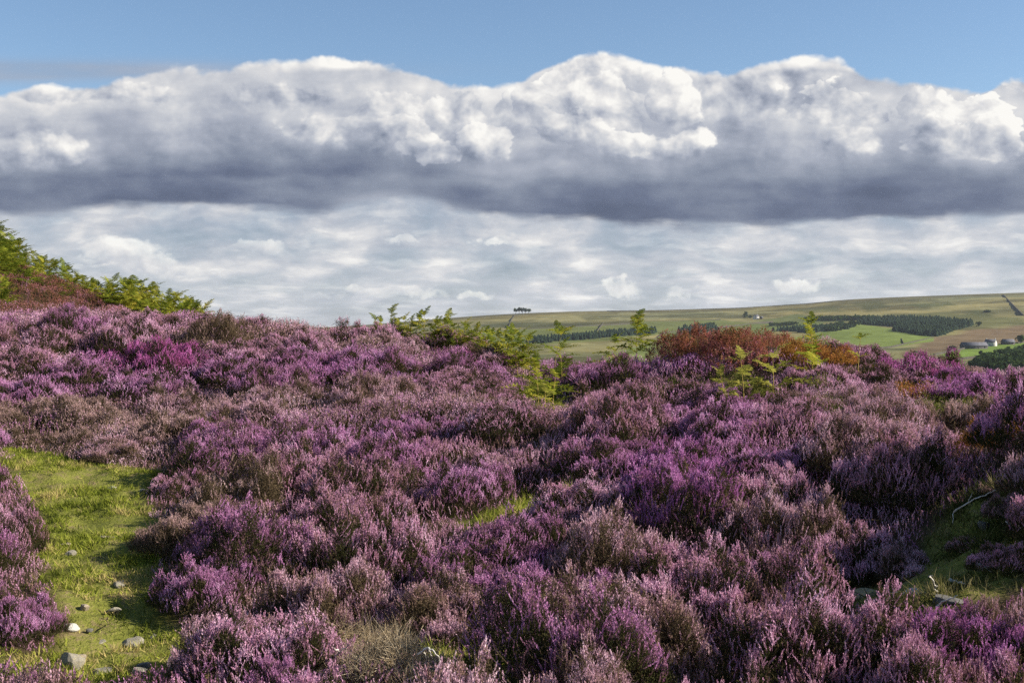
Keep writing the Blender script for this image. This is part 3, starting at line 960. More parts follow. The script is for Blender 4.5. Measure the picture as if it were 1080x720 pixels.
def build_bushes():
    r = np.random.default_rng(8)
    n = 0
    for (x, y, s) in place_bushes():
        z = float(gz(np.array([x]), np.array([y]))[0])
        px, py = project(np.array([x, y, z + .33]))
        px = float(px); py = float(py)
        far = y > 26
        b = bilb_at(px, py, r)
        sc = s / .80 * r.uniform(1.15, 1.5)
        sc = min(sc, 1.12 + .04 * max(0, y - 8))
        hz = s / .8 * (r.uniform(1.05, 1.6) if y < 9.5 else r.uniform(.85, 1.25) if y < 13 else r.uniform(.60, .90))
        hz = min(hz, sc * (1.12 if y < 9.5 else .95))
        rz = r.random() * 6.283
        loc = (x, y, z - .02)
        if 350 < px < 440 and 610 < py < 735:
            kind = 'dead'
            o = plant(D_SHAPES[n % 2], 'dead_heather', {'dead_twigs': DEADW, 'woody_stems': DEADW}, loc, rz, (sc * .7, sc * .7, sc * .75))
        elif b:
            kind = b
            o = plant(B_SHAPES[n % 4], 'bilberry_bush', {'small_leaves': LEAFM[b], 'woody_stems': STEM}, loc, rz, (sc, sc, hz * (1.25 if b == 'redberry' else .80)))
        else:
            kind = kind_at(px, py, x, y, r)
            shp = T_SHAPES[n % 2] if (kind == 'brown' and r.random() < .25) else H_SHAPES[r.integers(0, len(H_SHAPES))]
            o = plant(shp, 'heather_bush', {'flower_spikes': FLOWER[kind], 'leafy_shoots': BROWNL if kind in ('brown', 'faded') else GREENL, 'woody_stems': STEM}, loc, rz, (sc, sc, hz))
        n += 1
        BUSHES.append((o, kind, px, py, sc, y))
    print('bushes', n)
    marks = [(560, 530, 'the little grass opening'), (118, 516, 'the white stone on the path'), (75, 700, 'the big angular path stone'), (671, 362, 'the tall single bracken'),
             (570, 405, 'the dark hollow'), (785, 352, 'the red bilberry mound'), (857, 360, 'the upright narrow bracken'), (450, 340, 'the crest bracken row'), (200, 328, 'the bracken hill'),
             (715, 490, 'the vivid purple clump'), (150, 374, 'the magenta patch'), (945, 625, 'the low stone ledge'), (1030, 545, 'the shaded mossy bank'), (400, 705, 'the dry dead heather'),
             (770, 378, 'the bushy fern'), (130, 619, 'the middle of the path'), (8, 480, 'the path bend')]
    look = {'pink': 'pale pink heather', 'mauve': 'mauve heather', 'purple': 'deep purple heather', 'magenta': 'magenta heather bush', 'faded': 'faded dusty-pink heather', 'brown': 'brown half-withered heather',
            'russet': 'russet heather bush', 'redberry': 'red-leaved bilberry bush', 'orange': 'orange-leaved bilberry bush', 'green': 'green bilberry bush', 'dead': 'dry dead heather clump'}
    nth = ['first', 'second', 'third', 'fourth', 'fifth', 'sixth', 'seventh', 'eighth', 'ninth', 'tenth', 'eleventh', 'twelfth', 'thirteenth', 'fourteenth', 'fifteenth', 'sixteenth', 'seventeenth', 'eighteenth', 'nineteenth', 'twentieth']
    slots = {}
    for o, kind, px, py, sc, y in BUSHES:
        q = [((px - a) ** 2 + ((py - b) * 1.8) ** 2, a, b, t) for a, b, t in marks]
        d, a, b, t = min(q)
        dx = px - a; dy = (py - b) * 1.8
        side = ('on the sunny side of' if dx > 0 else 'on the shaded side of') if abs(dx) > abs(dy) else ('downhill of' if dy > 0 else 'uphill of')
        slots.setdefault((kind, side, t), []).append((d, o))
    for (kind, side, t), l in slots.items():
        l.sort(key=lambda e: e[0])
        for i, (d, o) in enumerate(l):
            lab = f'{nth[i]} {look[kind]} outwards {side} {t}' if len(l) > 1 else f'only {look[kind]} {side} {t}'
            tag(o, lab, 'heather' if kind not in LEAF else 'bilberry', 'bilberry bushes among the heather' if kind in LEAF else 'dead heather' if kind == 'dead' else 'heather bushes on the moor')


build_bushes()


# ------------------------------------------------------------------ the unbroken heather between and behind the bushes
def npramp(stops, f):
    xs = [s[0] for s in stops]
    return np.column_stack([np.interp(f, xs, [s[1][k] for s in stops]) for k in range(3)])


def build_cover():
    r = np.random.default_rng(31)
    PP = []
    for d0, d1, dens, hmul in ((4.3, 9, 1500, 1), (9, 14, 1300, 1), (14, 20, 950, 1), (20, 26, 700, 1), (26, 37, 380, 1)):
        area = .46 * (d1 ** 2 - d0 ** 2)
        n = int(area * dens)
        d = np.sqrt(r.uniform(d0 ** 2, d1 ** 2, n)); px = r.uniform(-60, 1150, n)
        if d0 >= 26: px = r.uniform(-160, 420, n)
        PP.append(np.column_stack([(px - 540) / F * d, d]))
    # a thinner margin round it, out of the photograph's sight
    n = 34000
    q = np.column_stack([r.uniform(-22, 20, n), r.uniform(-6, 36, n)])
    k = (np.abs(q[:, 0]) > .44 * np.maximum(q[:, 1], 0) + .4) & (np.hypot(q[:, 0], q[:, 1]) > 1.6)
    PP.append(q[k])
    P = np.concatenate(PP)
    b = bare(P[:, 0], P[:, 1]) + (fbm(P[:, 0] * 3, P[:, 1] * 3, 3) - .5) * .3
    P = P[b > .06]; b = b[b > .06]
    z = gz(P[:, 0], P[:, 1])
    d = P[:, 1]
    lump = fbm(P[:, 0] * 1.3, P[:, 1] * 1.3, 4)
    small = fbm(P[:, 0] * 5, P[:, 1] * 5, 2)
    hc = np.clip((lump - .22) * .75, .04, .42) * np.clip((d - 4) / 10, .30, 1.0) + (small - .5) * .10
    hc *= np.clip(b / .5, .25, 1)
    hc = np.maximum(hc, .05)
    deep = r.random(len(P))
    isleaf = r.random(len(P)) < .36
    zz = z + hc * np.where(isleaf, .75, .95) - deep ** 2 * .10
    px, py = project(np.column_stack([P, z + hc]))
    big = np.clip(d / 11, 1, 2.4)
    kinds = np.array(list(PAL)); ki = np.empty(len(P), int)
    lump2 = fbm(P[:, 0] * .45 + 40, P[:, 1] * .45 + 9, 3) + r.normal(0, .035, len(P))
    ki[:] = np.select([lump2 < .27, lump2 < .39, lump2 < .57], [5, 4, 0], 1)
    done = np.zeros(len(P), bool)
    for cx, cy, rx, ry, k, s in ZONES:
        m = (((px - cx) / rx) ** 2 + ((py - cy) / ry) ** 2 < 1 + r.normal(0, .18, len(P))) & (r.random(len(P)) < s) & ~done
        ki[m] = list(PAL).index(k); done |= m
    v = np.clip((fbm(P[:, 0] * 4, P[:, 1] * 4, 3) - .5) * 1.0 + .5 + r.normal(0, .18, len(P)), 0, 1)
    col = np.empty((len(P), 3))
    for i, k in enumerate(PAL):
        s = ki == i; col[s] = npramp(PAL[k], v[s])
    leafs = npramp([(0, (.022, .026, .010)), (.5, (.048, .048, .020)), (.8, (.095, .072, .034)), (1, (.19, .13, .07))], v)
    leafb = npramp([(0, (.05, .04, .02)), (.5, (.11, .085, .04)), (1, (.22, .16, .08))], v)
    brown = np.isin(ki, (4, 5, 6))
    leafs[brown] = leafb[brown]
    bil = np.zeros(len(P), bool)
    for cx, cy, rx, ry, k in BILB:
        m = (((px - cx) / rx) ** 2 + ((py - cy) / ry) ** 2 < 1 + r.normal(0, .25, len(P)))
        col[m] = npramp(LEAF[k], v[m]); leafs[m] = npramp(LEAF[k], v[m] * .6); bil |= m
    ones = np.ones((len(P), 1))
    col = np.hstack([col, ones]); leafs = np.hstack([leafs, ones])
    dirs = norm(np.column_stack([r.normal(0, .36, (len(P), 2)), np.ones(len(P))]))
    L = r.uniform(.045, .095, len(P)) * big ** .75; W = r.uniform(.0058, .0092, len(P)) * big ** .9
    pos = np.column_stack([P, zz]) - dirs * L[:, None] * .8
    near = d < 13
    parts = []
    for sel, tm in (((~isleaf) & near & ~bil, T_SPIKE), ((~isleaf) & ~near & ~bil, T_SPIKE_LO), (bil, T_BILB_LO)):
        if sel.any(): parts.append(scatter(tm, pos[sel], dirs[sel], L[sel], W[sel] * (1.6 if tm is T_BILB_LO else 1), col[sel], r))
    for sel, tm in ((isleaf & near & ~bil, T_SHOOT), (isleaf & ~near & ~bil, T_SHOOT_LO)):
        parts.append(scatter(tm, pos[sel], dirs[sel], L[sel] * 1.25, W[sel] * 1.25, leafs[sel], r))
    V, Fq, c = merge(parts)
    me = mesh_np('heather_cover', V, [Fq], [attr_leafy('heather_cover', 'col', .22)], attrs={'col': ('FLOAT_COLOR', 'FACE', c)})
    o = mobj('heather_cover', me)
    tag(o, 'continuous low heather carpet in mixed pink, mauve and brown filling the moor between the clumps', 'heather', kind='stuff')
    print('cover faces', len(Fq))


build_cover()


# ------------------------------------------------------------------ turf
def build_grass():
    r = np.random.default_rng(41)
    parts = []
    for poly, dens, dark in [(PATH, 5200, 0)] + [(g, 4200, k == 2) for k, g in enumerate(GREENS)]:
        xs = [p[0] for p in poly]; ys = [p[1] for p in poly]
        a = (max(xs) - min(xs) + .6) * (max(ys) - min(ys) + .6)
        n = int(a * dens)
        x = r.uniform(min(xs) - .3, max(xs) + .3, n); y = r.uniform(min(ys) - .3, max(ys) + .3, n)
        dd = polydist(x, y, poly)
        f = fbm(x * 6, y * 6, 3); wear = fbm(x * 2.3 + 9, y * 2.3, 3)
        k = (dd + (f - .5) * .4 < .12) & (r.random(n) < np.clip((wear - .36) * 4.5, .04, 1)) & (y > 3.5)
        x, y, f, wear = x[k], y[k], f[k], wear[k]
        m = len(x)
        z = gz(x, y) + (np.clip(.15 - bare(x, y), 0, .3) / .3) * ((fbm(x * 7, y * 7, 3) - .5) * .13)
        v = np.clip((f - .5) * 1.6 + (fbm(x * 2.1 + 3, y * 2.1, 3) - .5) * 1.4 + .5 + r.normal(0, .2, m), 0, 1)
        st = [(0, (.06, .075, .012)), (.3, (.14, .17, .024)), (.55, (.235, .26, .036)), (.78, (.29, .32, .05)), (1, (.40, .32, .13))]
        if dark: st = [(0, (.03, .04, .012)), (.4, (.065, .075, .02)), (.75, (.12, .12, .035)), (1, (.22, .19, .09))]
        col = np.hstack([npramp(st, v), np.ones((m, 1))])
        dirs = norm(np.column_stack([r.normal(0, .7, (m, 2)), np.ones(m)]))
        L = r.uniform(.015, .042, m) * (.6 + .8 * f) * (1 if poly is PATH else 1.8) * np.where(fbm(x * 3.3 + 5, y * 3.3, 3) > .56, 1.9, 1.0); W = r.uniform(.0020, .0036, m) * 1.2
        parts.append(scatter(T_BLADE, np.column_stack([x, y, z - .004]), dirs, L, W, col, r))
    V, Fq, c = merge(parts)
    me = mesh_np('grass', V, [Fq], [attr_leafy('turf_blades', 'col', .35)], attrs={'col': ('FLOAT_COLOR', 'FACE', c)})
    tag(mobj('grass', me), 'short yellow-green turf on the sheep path and in the small openings', 'grass', kind='stuff')
    print('grass faces', len(Fq))


build_grass()
# ------------------------------------------------------------------ bracken
BR_STOPS = [(0, (.045, .07, .011)), (.28, (.13, .17, .021)), (.55, (.26, .28, .035)), (.8, (.40, .35, .05)), (1, (.37, .22, .055))]
BRACK = leafy('bracken_leaf', BR_STOPS, .5, objvar=.45)
BRACKY = leafy('bracken_yellow', [(0, (.16, .18, .03)), (.5, (.32, .31, .06)), (1, (.5, .44, .14))], .45)
BSTEM = leafy('bracken_stem', [(0, (.16, .12, .03)), (1, (.34, .26, .08))], 0)


def frond_data(seed, npair=9, npin=7):
    """a blade along +x, 1 long, that droops to its tip"""
    r = np.random.default_rng(seed)
    V = []; Fq = []; vals = []
    sag = .18 + .2 * r.random(); side = r.normal(0, .08)
    ax = lambda t: np.array([t, side * t * t, .22 * t - sag * t * t * 1.6])
    for i in range(6):
        a, b = ax(i / 6), ax((i + 1) / 6); w = .012 * (1 - i / 7)
        for off in (np.array([0, w, 0]), np.array([0, 0, w])):
            o = len(V); V += [a - off, a + off, b + off, b - off]; Fq.append((o, o + 1, o + 2, o + 3)); vals.append(.9)
    for k in range(npair):
        t = .10 + .88 * k / npair
        L = .34 * (1 - t) ** .75 * (1 if k else .8) + .03
        for s in (-1, 1):
            c = ax(t + r.normal(0, .008)); dv = norm(np.array([.42, s, -.06 + r.normal(0, .22)])); dv = dv / np.linalg.norm(dv)
            pr = np.cross(dv, (0, 0, 1)); pr = pr / np.linalg.norm(pr)
            base = np.clip(.45 + r.normal(0, .16), 0, 1)
            n = max(3, int(npin * L / .34 + 1.5))
            # midrib
            o = len(V); V += [c - pr * .004, c + pr * .004, c + dv * L + pr * .001, c + dv * L - pr * .001]; Fq.append((o, o + 1, o + 2, o + 3)); vals.append(base)
            for j in range(n):
                u = (j + .4) / n
                l = (.052 * (1 - u) ** .6 + .014) * (.7 + L)
                for q in (-1, 1):
                    b0 = c + dv * L * u + np.array([0, 0, -.03 * u * u])
                    e = b0 + (pr * q + dv * .5) * l + np.array([0, 0, r.normal(-.004, .012)])
                    w = dv * (L / n * .50)
                    o = len(V); V += [b0 - w, b0 + w, e + w * .45, e - w * .45]; Fq.append((o, o + 1, o + 2, o + 3)); vals.append(np.clip(base + r.normal(0, .1), 0, 1))
    return np.array(V), np.array(Fq), np.array(vals)


FRONDS = [frond_data(60 + i) for i in range(5)]
FROND_ME = [fmesh('frond', f) for f in FRONDS]
FRONDS_LO = [frond_data(80 + i, 8, 4) for i in range(4)]


def stem_data(h, lean, r):
    V = []; Fq = []; vv = []
    c = lambda t: np.array([lean[0] * t * t, lean[1] * t * t, h * t])
    for i in range(7):
        t = i / 6; w = .007 * (1.1 - t * .8)
        for q in range(4): V.append(c(t) + np.array([math.cos(q * 1.571) * w, math.sin(q * 1.571) * w, 0]))
        if i:
            o = (i - 1) * 4
            for q in range(4): Fq.append((o + q, o + (q + 1) % 4, o + 4 + (q + 1) % 4, o + 4 + q)); vv.append(.3 + .1 * q)
    return np.array(V), np.array(Fq), np.array(vv)


def frond_layout(h, lean, r, npair, az0, spread, lo):
    """(position, azimuth, elevation, size) of each frond along the stem"""
    out = []
    c = lambda t: np.array([lean[0] * t * t, lean[1] * t * t, h * t])
    for k in range(npair):
        t = lo + (.97 - lo) * k / max(1, npair - 1) if npair > 1 else .8
        size = h * spread * (1 - .62 * (k / max(1, npair)) ** 1.1)
        for s in (0, 1):
            out.append((c(t + r.normal(0, .015)), az0 + s * math.pi + r.normal(0, .5) + k * .35, .38 + .35 * k / npair + r.normal(0, .18), size * r.uniform(1.0, 1.45)))
    out.append((c(1.0), az0 + r.normal(0, 1.0), 1.0, h * spread * .7))
    return out


def fern(px, top, d, seed, label, npair=4, spread=.55, az=None, lo=.45, yellow=False, hmax=1.25):
    r = np.random.default_rng(seed)
    x = (px - 540) / F * d
    z = float(gz(np.array([x]), np.array([d]))[0])
    h = min(hmax, max(.3, ZC + (HOR - top) / F * d - z)) * .93
    root = tag(empty('bracken_fern', (x, d, z - .02)), label, 'fern')
    lean = r.normal(0, .07, 2) * h
    mobj('stem', fmesh('stem', stem_data(h, lean, r)), root, BSTEM)
    for p, a, el, sz in frond_layout(h, lean, r, npair, r.normal(0, .5) if az is None else az, spread, lo):
        f = mobj('frond', FROND_ME[r.integers(0, 5)], root, BRACKY if yellow else BRACK)
        f.location = p; f.rotation_euler = (r.normal(0, .25), -el, a); f.scale = (sz, sz, sz)
    return root


def far_fern_mesh(seed):
    """a distant plant in one mesh"""
    r = np.random.default_rng(seed)
    h = 1.0; lean = r.normal(0, .1, 2)
    parts = [stem_data(h, lean, r)]
    for p, a, el, sz in frond_layout(h, lean, r, 5, r.random() * 6, .62, .3):
        v, f, c = FRONDS_LO[r.integers(0, 4)]
        M = np.array(Matrix.Rotation(a, 3, 'Z') @ Matrix.Rotation(-el, 3, 'Y'))
        parts.append((v @ M.T * sz + p, f, c))
    return fmesh('bracken_fern', merge(parts))


FARF = [far_fern_mesh(500 + i) for i in range(6)]
fern(671, 331, 18.6, 1, 'tall single bracken fern standing alone on the crest, with a bare yellow stem', 6, .42, 0.1, .5)
fern(648, 356, 18.9, 2, 'drooping low bracken fern at the foot of the tall single bracken', 4, .48, .2, .5)
fern(583, 346, 20.3, 3, 'small spindly bracken fern against the distant plantation, between the crest row and the tall fern', 3, .45, .3, .4)
fern(593, 362, 20.0, 4, 'low spreading bracken fern beside the small spindly fern', 4, .46, 0, .4)
fern(568, 380, 14.6, 5, 'bright green bracken fern hanging over the dark hollow below the crest', 5, .60, .4, .3, False, .62)
fern(583, 392, 14.4, 6, 'broad bracken fern on the sunny side of the dark hollow', 4, .60, .1, .3, False, .55)
fern(575, 408, 14.0, 7, 'pale withered bracken fern low in the dark hollow', 3, .7, .6, .4, True, .5)
fern(765, 366, 14.2, 8, 'bushy bright yellow-green bracken fern in front of the red bilberry mound', 5, .40, .2, .3, True, .6)
fern(785, 372, 14.0, 9, 'yellow bracken fern on the sunny flank of the bushy bright fern', 4, .46, -.3, .35, True)
fern(816, 370, 14.8, 11, 'small yellow bracken fern at the front foot of the red bilberry mound', 3, .6, .2, .4, True)
fern(857, 334, 15.6, 12, 'upright narrow bracken fern rising above the orange bilberry before the plantation', 7, .36, .2, .3)
fern(905, 352, 16.6, 14, 'tiny bracken tip poking out of the orange bilberry ridge', 2, .35, .2, .5)
crest = [(398, 330, 22.4), (404, 333, 22.1), (411, 321, 22.3), (418, 333, 22.0), (425, 330, 22.4), (433, 332, 22.0), (440, 328, 22.2), (447, 325, 22.1), (453, 334, 21.8), (460, 334, 22.0), (467, 332, 21.9), (474, 327, 21.9), (480, 337, 21.5),
         (486, 336, 21.7), (493, 340, 21.4), (500, 341, 21.5), (507, 345, 21.1), (513, 344, 21.3), (520, 347, 21.2), (527, 348, 20.8), (533, 345, 20.9), (540, 344, 20.8), (546, 349, 20.5), (552, 347, 20.7), (558, 351, 20.6)]
ordinal = ['first', 'second', 'third', 'fourth', 'fifth', 'sixth', 'seventh', 'eighth', 'ninth', 'tenth', 'eleventh', 'twelfth', 'thirteenth', 'fourteenth', 'fifteenth', 'sixteenth', 'seventeenth', 'eighteenth', 'nineteenth', 'twentieth', 'last but four', 'last but three', 'last but two', 'last but one', 'last']
for i, (a, b, d) in enumerate(crest):
    o = fern(a, b + 3, d, 100 + i, f'{ordinal[i]} bracken fern of the crest row, counting from the bracken hill', 5, .50, None, .30)
    o['group'] = 'bracken row along the crest'
# the hill covered with bracken
rh = np.random.default_rng(77)
line = ([-30, 0, 30, 60, 100, 118, 150, 180, 200, 218], [222, 240, 262, 275, 293, 290, 297, 310, 317, 326])
k = 0
for row in range(4):
    for a in np.arange(-24, 216, 5.5):
        px = a + rh.uniform(-4, 4)
        if row == 3 and px > 120: continue
        d = 34.2 - row * .9 - .008 * px + rh.uniform(-.4, .4)
        top = np.interp(px, *line) + row * 7.5 + rh.uniform(-3, 4) * (1 + row * .4)
        if row and 20 < px < 110 and rh.random() < (.25, .5, .75)[row - 1]: continue
        x = (px - 540) / F * d; z = float(gz(np.array([x]), np.array([d]))[0])
        h = float(np.clip(ZC + (HOR - top) / F * d - z, .45, 1.35))
        if row == 0 or h > .5:
            o = mobj('bracken_fern', FARF[rh.integers(0, 6)], None, BRACK)
            o.location = (x, d, z - .03); o.rotation_euler = (rh.normal(0, .1), rh.normal(0, .1), rh.random() * 6); o.scale = (h * 1.05, h * 1.05, h * .9)
            lab = ['yellow-green bracken on the skyline of the steep hill above the heather', 'yellow-green bracken just under the skyline of the steep hill', 'yellow-green bracken halfway down the bracken band of the steep hill', 'yellow-green bracken at the lower edge of the bracken band on the steep hill'][row]
            tag(o, lab, 'fern', lab)
for a, b, d in [(4, 292, 29.5), (10, 300, 29.0), (2, 306, 28.8)]:
    x = (a - 540) / F * d; z = float(gz(np.array([x]), np.array([d]))[0])
    o = mobj('bracken_fern', FARF[k % 6], None, BRACK); k += 1
    o.location = (x, d, z - .03); o.scale = (.6, .6, .6)
    tag(o, 'small bracken tuft low on the russet flank of the steep hill at the frame edge', 'fern', 'bracken tufts on the russet flank')
# ------------------------------------------------------------------ the valley and the long hill across it
SKYL = ([-3000, -900, -300, 0, 250, 380, 440, 490, 520, 560, 600, 650, 700, 740, 780, 815, 850, 880, 900, 940, 980, 1020, 1080, 1200, 1500, 4000],
        [358, 358, 357, 355, 350, 343, 338, 334, 332, 330, 328.5, 327.5, 327, 326, 324.5, 322.5, 320, 317, 315.5, 313.5, 312, 310.5, 308.5, 305, 304, 330])
RD = np.array([60, 120, 200, 400, 700, 900, 1300, 1700, 2100, 2600, 3100, 3600, 3900, 4600, 6000.])
RPY = np.array([860, 700, 610, 480, 410, 392, 375, 362, 350, 340, 333])       # photo rows for the first rings, by distance


def far_rows(px):
    """photo row of each ring, at azimuth column px (arrays)"""
    s = np.interp(px, *SKYL)
    rows = []
    for i, d in enumerate(RD):
        if d <= 700: rows.append(np.full_like(s, RPY[i]))
        elif d <= 3600:
            g = np.interp(d, [700, 900, 1300, 1700, 2100, 2600, 3100, 3600], [1.0, .80, .62, .47, .33, .20, .09, 0])
            rows.append(s + (410 - s) * g)
        else:
            rows.append(s + (d - 3600) / 1000 * 2.2 + .6)
    return np.array(rows)      # ring, px


def far_point(px, py):
    rows = far_rows(np.array([float(px)]))[:12, 0]
    d = float(np.interp(-py, -rows, RD[:12]))
    return pix(px, py, d)


def far_z(px, d):
    rows = far_rows(np.atleast_1d(np.asarray(px, float)))
    out = np.array([np.interp(dd, RD, rows[:, i]) for i, dd in enumerate(np.atleast_1d(d))])
    return ZC + (HOR - out) / F * np.atleast_1d(d)


FIELDS = [  # photo outline, albedo
    ([(505, 350), (600, 345), (690, 340), (760, 337), (800, 341), (700, 352), (640, 360), (500, 368)], (.105, .120, .042)),
    ([(690, 358), (700, 351), (760, 345), (815, 339), (850, 337), (870, 341), (810, 352), (760, 362)], (.105, .130, .042)),
    ([(795, 337), (840, 332), (880, 334), (906, 339), (850, 341)], (.10, .115, .045)),
    ([(838, 356), (870, 350), (905, 342), (960, 350), (985, 356), (985, 360), (940, 366), (880, 372), (830, 372)], (.125, .160, .045)),
    ([(985, 374), (1020, 367), (1082, 361), (1082, 366), (1040, 376), (990, 381)], (.12, .175, .04)),
    ([(640, 372), (720, 358), (760, 352), (790, 356), (760, 375), (640, 384)], (.125, .15, .05)),
    ([(1040, 386), (1085, 376), (1085, 392), (1040, 396)], (.09, .12, .04)),
    ([(960, 377), (985, 372), (1000, 374), (985, 382)], (.10, .13, .045)),
]
ROUGH = [  # browner rough grazing and old heather burns
    ([(950, 372), (990, 356), (1030, 348), (1085, 342), (1085, 360), (1020, 364), (985, 372), (960, 380)], (.135, .095, .062)),
    ([(500, 343), (560, 340), (620, 341), (640, 344), (560, 346)], (.05, .055, .026)),
    ([(900, 320), (925, 317), (940, 322), (915, 327)], (.055, .06, .025)),
    ([(955, 320), (1000, 318), (1010, 322), (970, 325)], (.06, .07, .028)),
    ([(1010, 332), (1030, 328), (1052, 330), (1040, 334)], (.05, .06, .025)),
    ([(700, 331), (760, 330), (770, 334), (730, 337)], (.085, .085, .04)),
    ([(610, 334), (640, 333), (650, 336), (620, 338)], (.075, .075, .035)),
    ([(830, 326), (880, 323), (890, 328), (850, 331)], (.075, .08, .033)),
    ([(930, 333), (1000, 330), (1080, 336), (1080, 342), (1030, 345)], (.09, .095, .04)),
]


def build_valley():
    seg = np.concatenate([np.linspace(-2500, -120, 60), np.linspace(-100, 440, 60), np.linspace(445, 1100, 520), np.linspace(1110, 4000, 50)])
    ang = np.arctan((seg - 540) / F)
    back = np.linspace(ang[-1], ang[0] + 2 * math.pi, 40)[1:]
    dfine = np.unique(np.concatenate([np.geomspace(60, 700, 14), np.geomspace(700, 3600, 150), RD[12:]]))
    rows = far_rows(seg)
    py = np.array([[np.interp(d, RD, rows[:, i]) for i in range(len(seg))] for d in dfine])
    D = dfine[:, None] * np.ones(len(seg))
    z = ZC + (HOR - py) / F * D
    px = seg[None] * np.ones((len(dfine), 1))
    x = (px - 540) / F * D
    far = np.clip((D - 500) / 1500, 0, 1)
    z = z + (fbm(x / 140, D / 140, 4) - .5) * 9 * far * np.clip((3600 - D) / 400, 0, 1)
    # close the ring behind the camera
    zl = z[:, -1][:, None]; zr = z[:, 0][:, None]
    t = np.linspace(0, 1, len(back) + 1)[None, 1:]
    zb = np.minimum(zl * (1 - t) + zr * t, -8 - 0 * t)
    ca = np.maximum(np.abs(np.cos(back)), .35)
    R = dfine[:, None] / .8
    xb = R * np.sin(back)[None]; yb = R * np.cos(back)[None]
    Xa = np.hstack([x, xb]); Ya = np.hstack([D, yb]); Za = np.hstack([z, zb])
    ny, nx = Xa.shape
    i = np.arange(ny * nx).reshape(ny, nx)
    j = np.roll(i, -1, axis=1)
    Fq = np.column_stack([i[:-1].ravel(), j[:-1].ravel(), j[1:].ravel(), i[1:].ravel()])
    n1 = fbm(Xa / 60 + 7, Ya / 60, 5); n2 = fbm(Xa / 400 + 3, Ya / 160, 4)
    c = np.array([.150, .140, .064])[None, None] * (.60 + .80 * n1)[..., None] + (n2 - .5)[..., None] * np.array([.07, .02, -.02])
    n3 = fbm(Xa / 120 + 3, Ya / 85, 3); n4 = fbm(Xa / 26 + 1, Ya / 60, 2)
    c = c * (1 - .42 * np.clip((n3 - .54) / .08, 0, 1))[..., None] * (.80 + .40 * n4)[..., None]
    c = c + (np.clip((.42 - n3) / .08, 0, 1) * .035)[..., None] * np.array([1, .75, .35])
    wob = (fbm(Xa / 50, Ya / 50, 3) - .5) * 2.4
    for poly, col in ROUGH:
        m = np.zeros_like(Xa); s = np.clip(.5 - (polydist(px, py, poly) + wob[:, :len(seg)] * 1.6) / 2.6, 0, 1); m[:, :len(seg)] = s
        c = c * (1 - m[..., None] * .85) + np.array(col) * (.7 + .6 * n1)[..., None] * m[..., None] * .85
    for poly, col in FIELDS:
        m = np.zeros_like(Xa); s = np.clip(.5 - polydist(px, py, poly) / .5, 0, 1); m[:, :len(seg)] = s
        c = c * (1 - m[..., None]) + np.array(col) * ((.80 + .40 * n1) * (.88 + .24 * n4))[..., None] * m[..., None]
    # the higher, sparsely grassed moor edge along the top
    tm = np.zeros_like(Xa); tm[:, :len(seg)] = np.clip((D - 3380) / 120, 0, 1)
    c = c * (1 - .45 * tm[..., None]) + np.array([.07, .06, .035]) * .45 * tm[..., None]
    m, nt, out = mat('valley_land')
    at = nt.nodes.new('ShaderNodeAttribute'); at.attribute_name = 'col'
    tc = nt.nodes.new('ShaderNodeTexCoord')
    n = tnoise(nt, tc.outputs['Object'], .06, 6, .65)
    col = mixc(nt, 1.0, at.outputs[0], ramp(nt, n, [(.3, (.72, .72, .74)), (.7, (1.25, 1.22, 1.16))]), 'MULTIPLY')
    b = nt.nodes.new('ShaderNodeBsdfDiffuse'); nt.links.new(col, b.inputs[0]); nt.links.new(b.outputs[0], out.inputs[0])
    ca4 = np.concatenate([np.clip(c, .01, 1), np.ones(c.shape[:2] + (1,))], axis=2).reshape(-1, 4)
    me = mesh_np('valley', np.column_stack([Xa.ravel(), Ya.ravel(), Za.ravel()]), [Fq], [m], attrs={'col': ('FLOAT_COLOR', 'POINT', ca4)}, smooth=True)
    tag(mobj('hills', me), kind='structure')


build_valley()


def simple(name, col, var=.35, scale=.3):
    m, nt, out = mat(name)
    tc = nt.nodes.new('ShaderNodeTexCoord')
    n = tnoise(nt, tc.outputs['Object'], scale, 5, .6)
    lo = tuple(x * (1 - var) for x in col); hi = tuple(x * (1 + var) for x in col)
    b = nt.nodes.new('ShaderNodeBsdfDiffuse'); nt.links.new(ramp(nt, n, [(.3, lo), (.7, hi)]), b.inputs[0]); nt.links.new(b.outputs[0], out.inputs[0])
    return m


CONIF = leafy('conifer_needles', [(0, (.012, .022, .016)), (.6, (.022, .036, .022)), (1, (.034, .050, .026))], .1, objvar=0)
BROADL = leafy('far_foliage', [(0, (.016, .030, .012)), (.5, (.032, .052, .018)), (1, (.06, .085, .026))], .15, objvar=0)
BARK = simple('bark', (.06, .048, .036))
STONEW = simple('wall_stone', (.065, .06, .05), .4, .5)
WHITEW = simple('limewash', (.46, .45, .42), .10)
SLATE = simple('slate', (.10, .10, .115), .25)
DARKB = simple('dark_boarding', (.075, .07, .07), .3)
GLASS = simple('dark_glass', (.02, .025, .03), .1)


def cone_tree(r, h, w):
    V = []; Fq = []; vv = []
    tiers = 4
    for k in range(tiers):
        z0 = h * (.08 + .84 * k / tiers); z1 = h * (.08 + .84 * (k + 1) / tiers) + h * .14
        rad = w * (1 - .80 * k / tiers)
        o = len(V)
        for q in range(7):
            a = q * .8976 + r.random() * .5; rr = rad * (.7 + .5 * r.random())
            V.append((math.cos(a) * rr, math.sin(a) * rr, z0 - r.random() * h * .05))
        V.append((0, 0, min(z1, h)))
        for q in range(7): Fq.append((o + q, o + (q + 1) % 7, o + 7)); vv.append(r.random())
    return np.array(V), np.array(Fq), np.array(vv)


